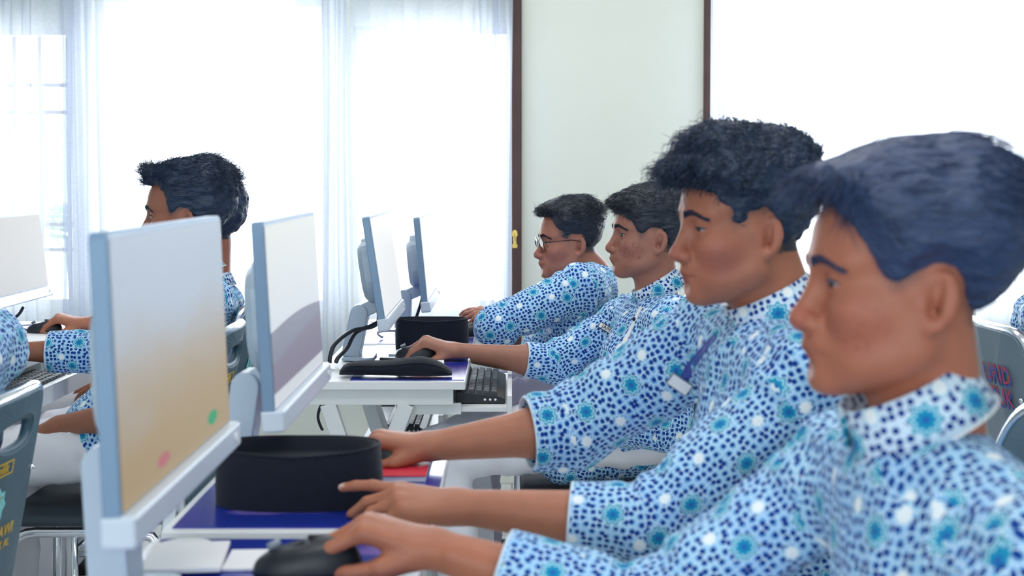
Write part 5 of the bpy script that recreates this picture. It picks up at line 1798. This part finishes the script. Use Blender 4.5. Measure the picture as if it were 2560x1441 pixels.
R3 = person(dict(
    label='boy in focus with short black hair, blemished cheeks and outstretched mouse arm',
    head=(0.350, 3.65, 1.080), yaw=10, pitch=-1, scale=0.93, skin=SK3, hairmat=H3, vox=0.003, svox=0.0046, gaze=12, gazez=-4,
    faceshape=dict(lip=0.006, eye=0.0034, nose=-0.002, chin=-0.001),
    neck=(0.385, 3.65, 0.925), pelvis=(0.32, 3.64, 0.58), bulk=0.95, neckw=0.96,
    restR=(DZ + 0.0072, CX1), sleeveR=0.92, shR=(0.320, 3.82, 0.845), elR=pv(1385, 908, 3.80), wrR=pv(1142, 880, 3.745), cutR=0.30,
    shL=(0.405, 3.475, 0.860), elL=(0.37, 3.40, 0.63), wrL=(0.16, 3.50, 0.62), cutL=0.45,
    handR=dict(u=(-1, 0.02, 0.36), n=(0.36, -0.12, 1), flex=[(52, 22, 12), (52, 26, 14), (50, 30, 16), (46, 34, 18)], k=1.05,
               thumb=[(0.022, 0.022, -0.014), (0.052, 0.040, -0.042), (0.080, 0.042, -0.062), (0.104, 0.036, -0.074)]),
    handL=dict(u=(-1, 0.15, -0.1), flex=REST), sleeve=1.05,
    hairpx=[(1470, 520), (1519, 527), (1541, 533), (1562, 546), (1586, 566), (1596, 602), (1607, 592), (1620, 576), (1652, 575), (1660, 606), (1666, 644), (1678, 656), (1760, 660), (1780, 380), (1470, 380)],
    hair=dict(top=0.024, side=0.005, back=0.010, rough=0.006, strands=3600, len=0.026, comb=(0.55, 0.0, 0.25), fringe=(0.9, 0.1, -0.15), mess=0.35, lift=0.55, rad=0.00065, seed=8, droop=0.25,
              blobs=[(0.078, 0.0, 0.085, 0.032, 0.052, 0.022)]),
    lap=[(0.28, 3.62, 0.55), (0.14, 3.55, 0.535)], colh=0.046, coltilt=30, trousers='trouser_white',
    knR=(-0.12, 3.74, 0.535), knL=(-0.18, 3.54, 0.535), anR=(-0.10, 3.74, 0.07), anL=(-0.10, 3.54, 0.07), seed=9.0))

R4 = person(dict(
    label='boy wearing round wire glasses, leaning on his elbow on the farthest desk',
    head=(0.176, 4.35, 1.031), yaw=12, pitch=4, scale=0.94, skin=SK4, hairmat=H3, vox=0.0032, svox=0.0046, gazez=-8,
    faceshape=dict(lip=0.006, chin=0.007, eye=0.0034, nose=0.000, fat=0.004),
    neck=(0.250, 4.35, 0.955), pelvis=(0.30, 4.35, 0.58), bulk=0.95,
    restL=(DZ + 0.001, CX1), shR=(0.175, 4.52, 0.855), elR=(0.07, 4.50, 0.63), wrR=(0.20, 4.42, 0.62), cutR=0.45,
    shL=(0.205, 4.185, 0.900), elL=pv(1240, 818, 4.14), wrL=pv(1252, 792, 4.36), cutL=0.5,
    handR=dict(u=(0.8, -0.3, -0.1), flex=REST), handL=dict(u=(-1, 0.35, 0.12), n=(0.1, -0.5, 1), flex=[(16, 16, 10), (24, 22, 14), (30, 26, 14), (36, 28, 14)], k=0.95), sleeve=1.05,
    hairpx=[(1300, 538), (1346, 541), (1379, 545), (1387, 568), (1398, 590), (1419, 607), (1427, 588), (1453, 588), (1458, 616), (1464, 634), (1490, 640), (1560, 642), (1580, 420), (1300, 420)],
    hair=dict(top=0.030, side=0.004, back=0.006, rough=0.004, strands=3000, len=0.030, comb=(-0.3, 0.5, 0.3), fringe=(0.6, 0.5, 0.2), mess=0.2, lift=0.30, rad=0.00065, seed=9,
              blobs=[(0.066, 0.0, 0.098, 0.036, 0.055, 0.024)]),
    colh=0.030, coltilt=34, coloff=(0.012, 0, 0), trousers='trouser_grey', nocollar=True,
    knR=(-0.10, 4.46, 0.535), knL=(-0.10, 4.25, 0.535), anR=(-0.09, 4.46, 0.07), anL=(-0.09, 4.28, 0.07), seed=12.0))

R5 = person(dict(
    label='left-row boy with a tall dark quiff, face half hidden by the nearest screen',
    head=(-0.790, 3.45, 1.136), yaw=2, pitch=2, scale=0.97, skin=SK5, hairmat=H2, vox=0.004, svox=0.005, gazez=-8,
    faceshape=dict(eye=0.0036),
    neck=(-0.775, 3.45, 0.985), pelvis=(-0.945, 3.46, 0.59), bulk=0.95,
    restR=(DZ + 0.001, LX1), shR=(-0.835, 3.63, 0.895), elR=(-1.02, 3.70, 0.765), wrR=(-1.28, 3.69, 0.772), cutR=0.72,
    shL=(-0.79, 3.27, 0.89), elL=(-0.83, 3.24, 0.685), wrL=(-1.07, 3.34, 0.640), cutL=0.42,
    handR=dict(u=(-1, 0, 0.1), n=(0.1, 0, 1), flex=REST), handL=dict(u=(-1, 0.35, -0.25), n=(-0.2, 0, 1), flex=REST), sleeve=1.0,
    hairpx=[(352, 462), (400, 466), (409, 476), (418, 504), (424, 541), (433, 539), (452, 529), (472, 533), (478, 556), (490, 590), (520, 640), (640, 650), (660, 340), (340, 340)],
    hair=dict(top=0.026, side=0.007, back=0.014, rough=0.008, strands=3600, len=0.034, comb=(-0.75, 0.1, 0.25), fringe=(0.5, 0.1, 0.8), mess=0.4, lift=0.5, rad=0.0007, seed=12,
              blobs=[(0.080, 0.0, 0.096, 0.032, 0.050, 0.030), (-0.09, 0, 0.06, 0.04, 0.05, 0.04)]),
    colh=0.042, coltilt=24, trousers='trouser_white',
    knR=(-1.26, 3.60, 0.55), knL=(-1.26, 3.37, 0.55), anR=(-1.29, 3.60, 0.07), anL=(-1.29, 3.43, 0.07), seed=15.0))

R6 = person(dict(
    label='boy mostly hidden behind the quiff-haired boy, nape showing, hand on wired mouse',
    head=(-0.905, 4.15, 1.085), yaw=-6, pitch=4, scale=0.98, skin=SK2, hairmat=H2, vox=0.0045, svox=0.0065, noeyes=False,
    neck=(-0.868, 4.15, 0.905), pelvis=(-1.035, 4.16, 0.58), bulk=0.9,
    restR=(DZ + 0.006, LX1), shR=(-0.915, 4.32, 0.86), elR=(-1.07, 4.36, 0.815), wrR=pv(218, 814, 4.36), cutR=0.25,
    shL=(-0.855, 3.985, 0.865), elL=(-0.90, 3.96, 0.66), wrL=(-1.115, 4.03, 0.635), cutL=0.45,
    handR=dict(u=(-1, 0.0, 0.28), n=(0.3, -0.1, 1), flex=MOUSE,
               thumb=[(0.022, 0.022, -0.012), (0.054, 0.042, -0.034), (0.084, 0.046, -0.046), (0.108, 0.040, -0.052)]),
    handL=dict(u=(-1, 0.1, -0.05), flex=REST), sleeve=0.95,
    hair=dict(top=0.028, side=0.010, back=0.018, rough=0.008, strands=1300, len=0.035, mess=0.4, seed=13, rad=0.0007),
    colh=0.040, coltilt=8, coloff=(-0.022, 0, 0.0), trousers='trouser_white',
    knR=(-1.36, 4.30, 0.535), knL=(-1.34, 4.07, 0.535), anR=(-1.36, 4.32, 0.07), anL=(-1.36, 4.15, 0.07), seed=18.0))

R7 = person(dict(
    label='blurred back of a boy in batik shirt cut by the left picture edge',
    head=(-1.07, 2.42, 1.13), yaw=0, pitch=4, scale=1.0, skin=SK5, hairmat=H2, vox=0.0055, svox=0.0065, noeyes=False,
    neck=(-0.98, 2.42, 0.99), pelvis=(-1.11, 2.42, 0.58), bulk=1.0,
    shR=(-0.97, 2.61, 0.915), elR=(-1.20, 2.66, 0.80), wrR=(-1.42, 2.57, 0.79), cutR=0.3,
    shL=(-0.995, 2.23, 0.91), elL=(-1.20, 2.18, 0.80), wrL=(-1.42, 2.24, 0.79), cutL=0.3,
    handR=dict(u=(-1, 0, 0.1), flex=REST), handL=dict(u=(-1, 0, 0.1), flex=REST), sleeve=1.0,
    hair=dict(top=0.028, side=0.008, strands=800, seed=14), trousers='trouser_white',
    knR=(-1.50, 2.52, 0.535), knL=(-1.50, 2.32, 0.535), anR=(-1.50, 2.52, 0.07), anL=(-1.50, 2.32, 0.07), seed=21.0))

R8 = person(dict(
    label='boy at the right picture edge facing away, batik shoulder showing behind the nearest head',
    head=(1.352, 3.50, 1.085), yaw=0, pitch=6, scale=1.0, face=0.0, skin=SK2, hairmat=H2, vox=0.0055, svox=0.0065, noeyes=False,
    neck=(1.35, 3.50, 0.935), pelvis=(1.55, 3.50, 0.58), bulk=1.0,
    shR=(1.38, 3.32, 0.855), elR=(1.46, 3.28, 0.70), wrR=(1.66, 3.36, 0.66), cutR=0.4,
    shL=(1.38, 3.68, 0.855), elL=(1.46, 3.72, 0.70), wrL=(1.66, 3.64, 0.66), cutL=0.4,
    handR=dict(u=(1, 0, -0.1), flex=REST), handL=dict(u=(1, 0, -0.1), flex=REST), sleeve=1.0,
    hair=dict(top=0.030, side=0.010, back=0.012, rough=0.008, strands=1000, seed=15), trousers='trouser_white',
    knR=(1.80, 3.40, 0.535), knL=(1.80, 3.60, 0.535), anR=(1.78, 3.40, 0.07), anL=(1.78, 3.60, 0.07), seed=24.0))

# ---- things sewn or pinned to the shirts
strip_on(R3, [(1603, 768), (1590, 796), (1576, 826), (1562, 856), (1548, 884), (1538, 905)], 0.014, M['paper'], 'placket', R3['shirt'], 'white strip down the button front')
strip_on(R2, [(1790, 842), (1768, 866), (1745, 894), (1722, 925), (1706, 958)], 0.016, M['bluep'], 'placket', R2['shirt'], 'blue edged button front')


def patch(R, px, py, w, h, rot, mat, name, label=None, txt=None, tmat=None, parts=()):
    p, n = on_cloth(R, px, py, 0.004)
    if p is None: return
    n = (n - ray(px, py) * 0.7).normalized(); p = p + n * 0.005
    upv = Vector((0, 0, 1)); ux = upv.cross(n).normalized(); uy = n.cross(ux).normalized()
    c, s = math.cos(rot), math.sin(rot)
    ax, ay = ux * c + uy * s, uy * c - ux * s
    m = Matrix(((ax.x, ay.x, n.x, p.x), (ax.y, ay.y, n.y, p.y), (ax.z, ay.z, n.z, p.z), (0, 0, 0, 1)))
    o = MB().box((-w / 2, -h / 2, -0.006), (w / 2, h / 2, 0.0), m).build(name, mat, R['shirt'], bevel=0.0006)
    if label: o['label'] = label
    if txt:
        MB().box((-w / 2 + 0.002, -h / 2 + 0.002, -0.001), (w / 2 - 0.002, h / 2 - 0.002, 0.0006), m).build('plate', M['paper'], o)
        text_mesh(txt, h * 0.9, tmat, 'lettering', o, m @ Matrix.Translation((0, 0, 0.0014)))
    for k, (cx, cy, rx, ry, mt) in enumerate(parts):
        MB().prism([(cx + rx * math.cos(a), cy + ry * math.sin(a)) for a in np.linspace(0, 2 * pi, 14, endpoint=False)],
                   lambda u, v, t: m @ Vector((u, v, t)), -0.001, 0.0008 * (k + 1)).build('emblem', mt, o)


patch(R3, 1518, 823, 0.046, 0.017, -0.5, M['black'], 'name_tag', 'white name tag with dark border', 'JAM', M['black'])
patch(R3, 1484, 932, 0.034, 0.046, -0.3, M['black'], 'school_badge', 'dark shield badge with a yellow emblem', None, None,
      ((0, 0.004, 0.013, 0.016, M['gold']), (0, 0.005, 0.007, 0.009, M['paper']), (0, -0.014, 0.012, 0.004, M['gold'])))
patch(R2, 1697, 958, 0.040, 0.022, -0.6, M['greybtn'], 'name_tag', 'pale name tag', ' ', M['black'])
for px, py in ((1588, 800), (1553, 876)):
    p, n = on_cloth(R3, px, py, 0.004)
    if p is not None: MB().sphere(p, (0.005, 0.005, 0.005), 8, 6).build('button', M['navy'], R3['shirt'], smooth=True)

# ---- glasses of the fourth boy
hd, base = R4['head'], Vector(R4['base'])
W_ = lambda a, b, c: Vector(hd.wld((a, b, c))) - base
g = MB().tube([W_(0.104, -0.010, 0.0), W_(0.107, 0.0, 0.004), W_(0.104, 0.010, 0.0)], 0.0011, 6).build('glasses', M['frame'], R4['body'], smooth=True)
g['label'] = 'round dark wire glasses'
for sd in (1, -1):
    ring = []
    for i in range(28):
        a = 2 * pi * i / 28
        yy = (0.034 + 0.0245 * math.cos(a)); ring.append(W_(0.1045 - 0.10 * max(0, yy - 0.03) - 0.01 * (math.sin(a) < 0) * -math.sin(a), yy * sd, -0.006 + 0.0225 * math.sin(a)))
    MB().tube(ring, 0.0012, 6, closed=True).build('lens_rim', M['frame'], g, smooth=True)
    mb = MB(); mb.add(ring, [tuple(range(28))]); mb.build('lens', M['glass'], g)
    MB().tube([W_(0.1005, 0.0585 * sd, 0.002), W_(0.098, 0.068 * sd, 0.003), W_(0.06, 0.0745 * sd, 0.004), W_(0.012, 0.0775 * sd, 0.005), W_(-0.010, 0.079 * sd, 0.0), W_(-0.030, 0.077 * sd, -0.014)], 0.0011, 6).build('temple', M['frame'], g, smooth=True)
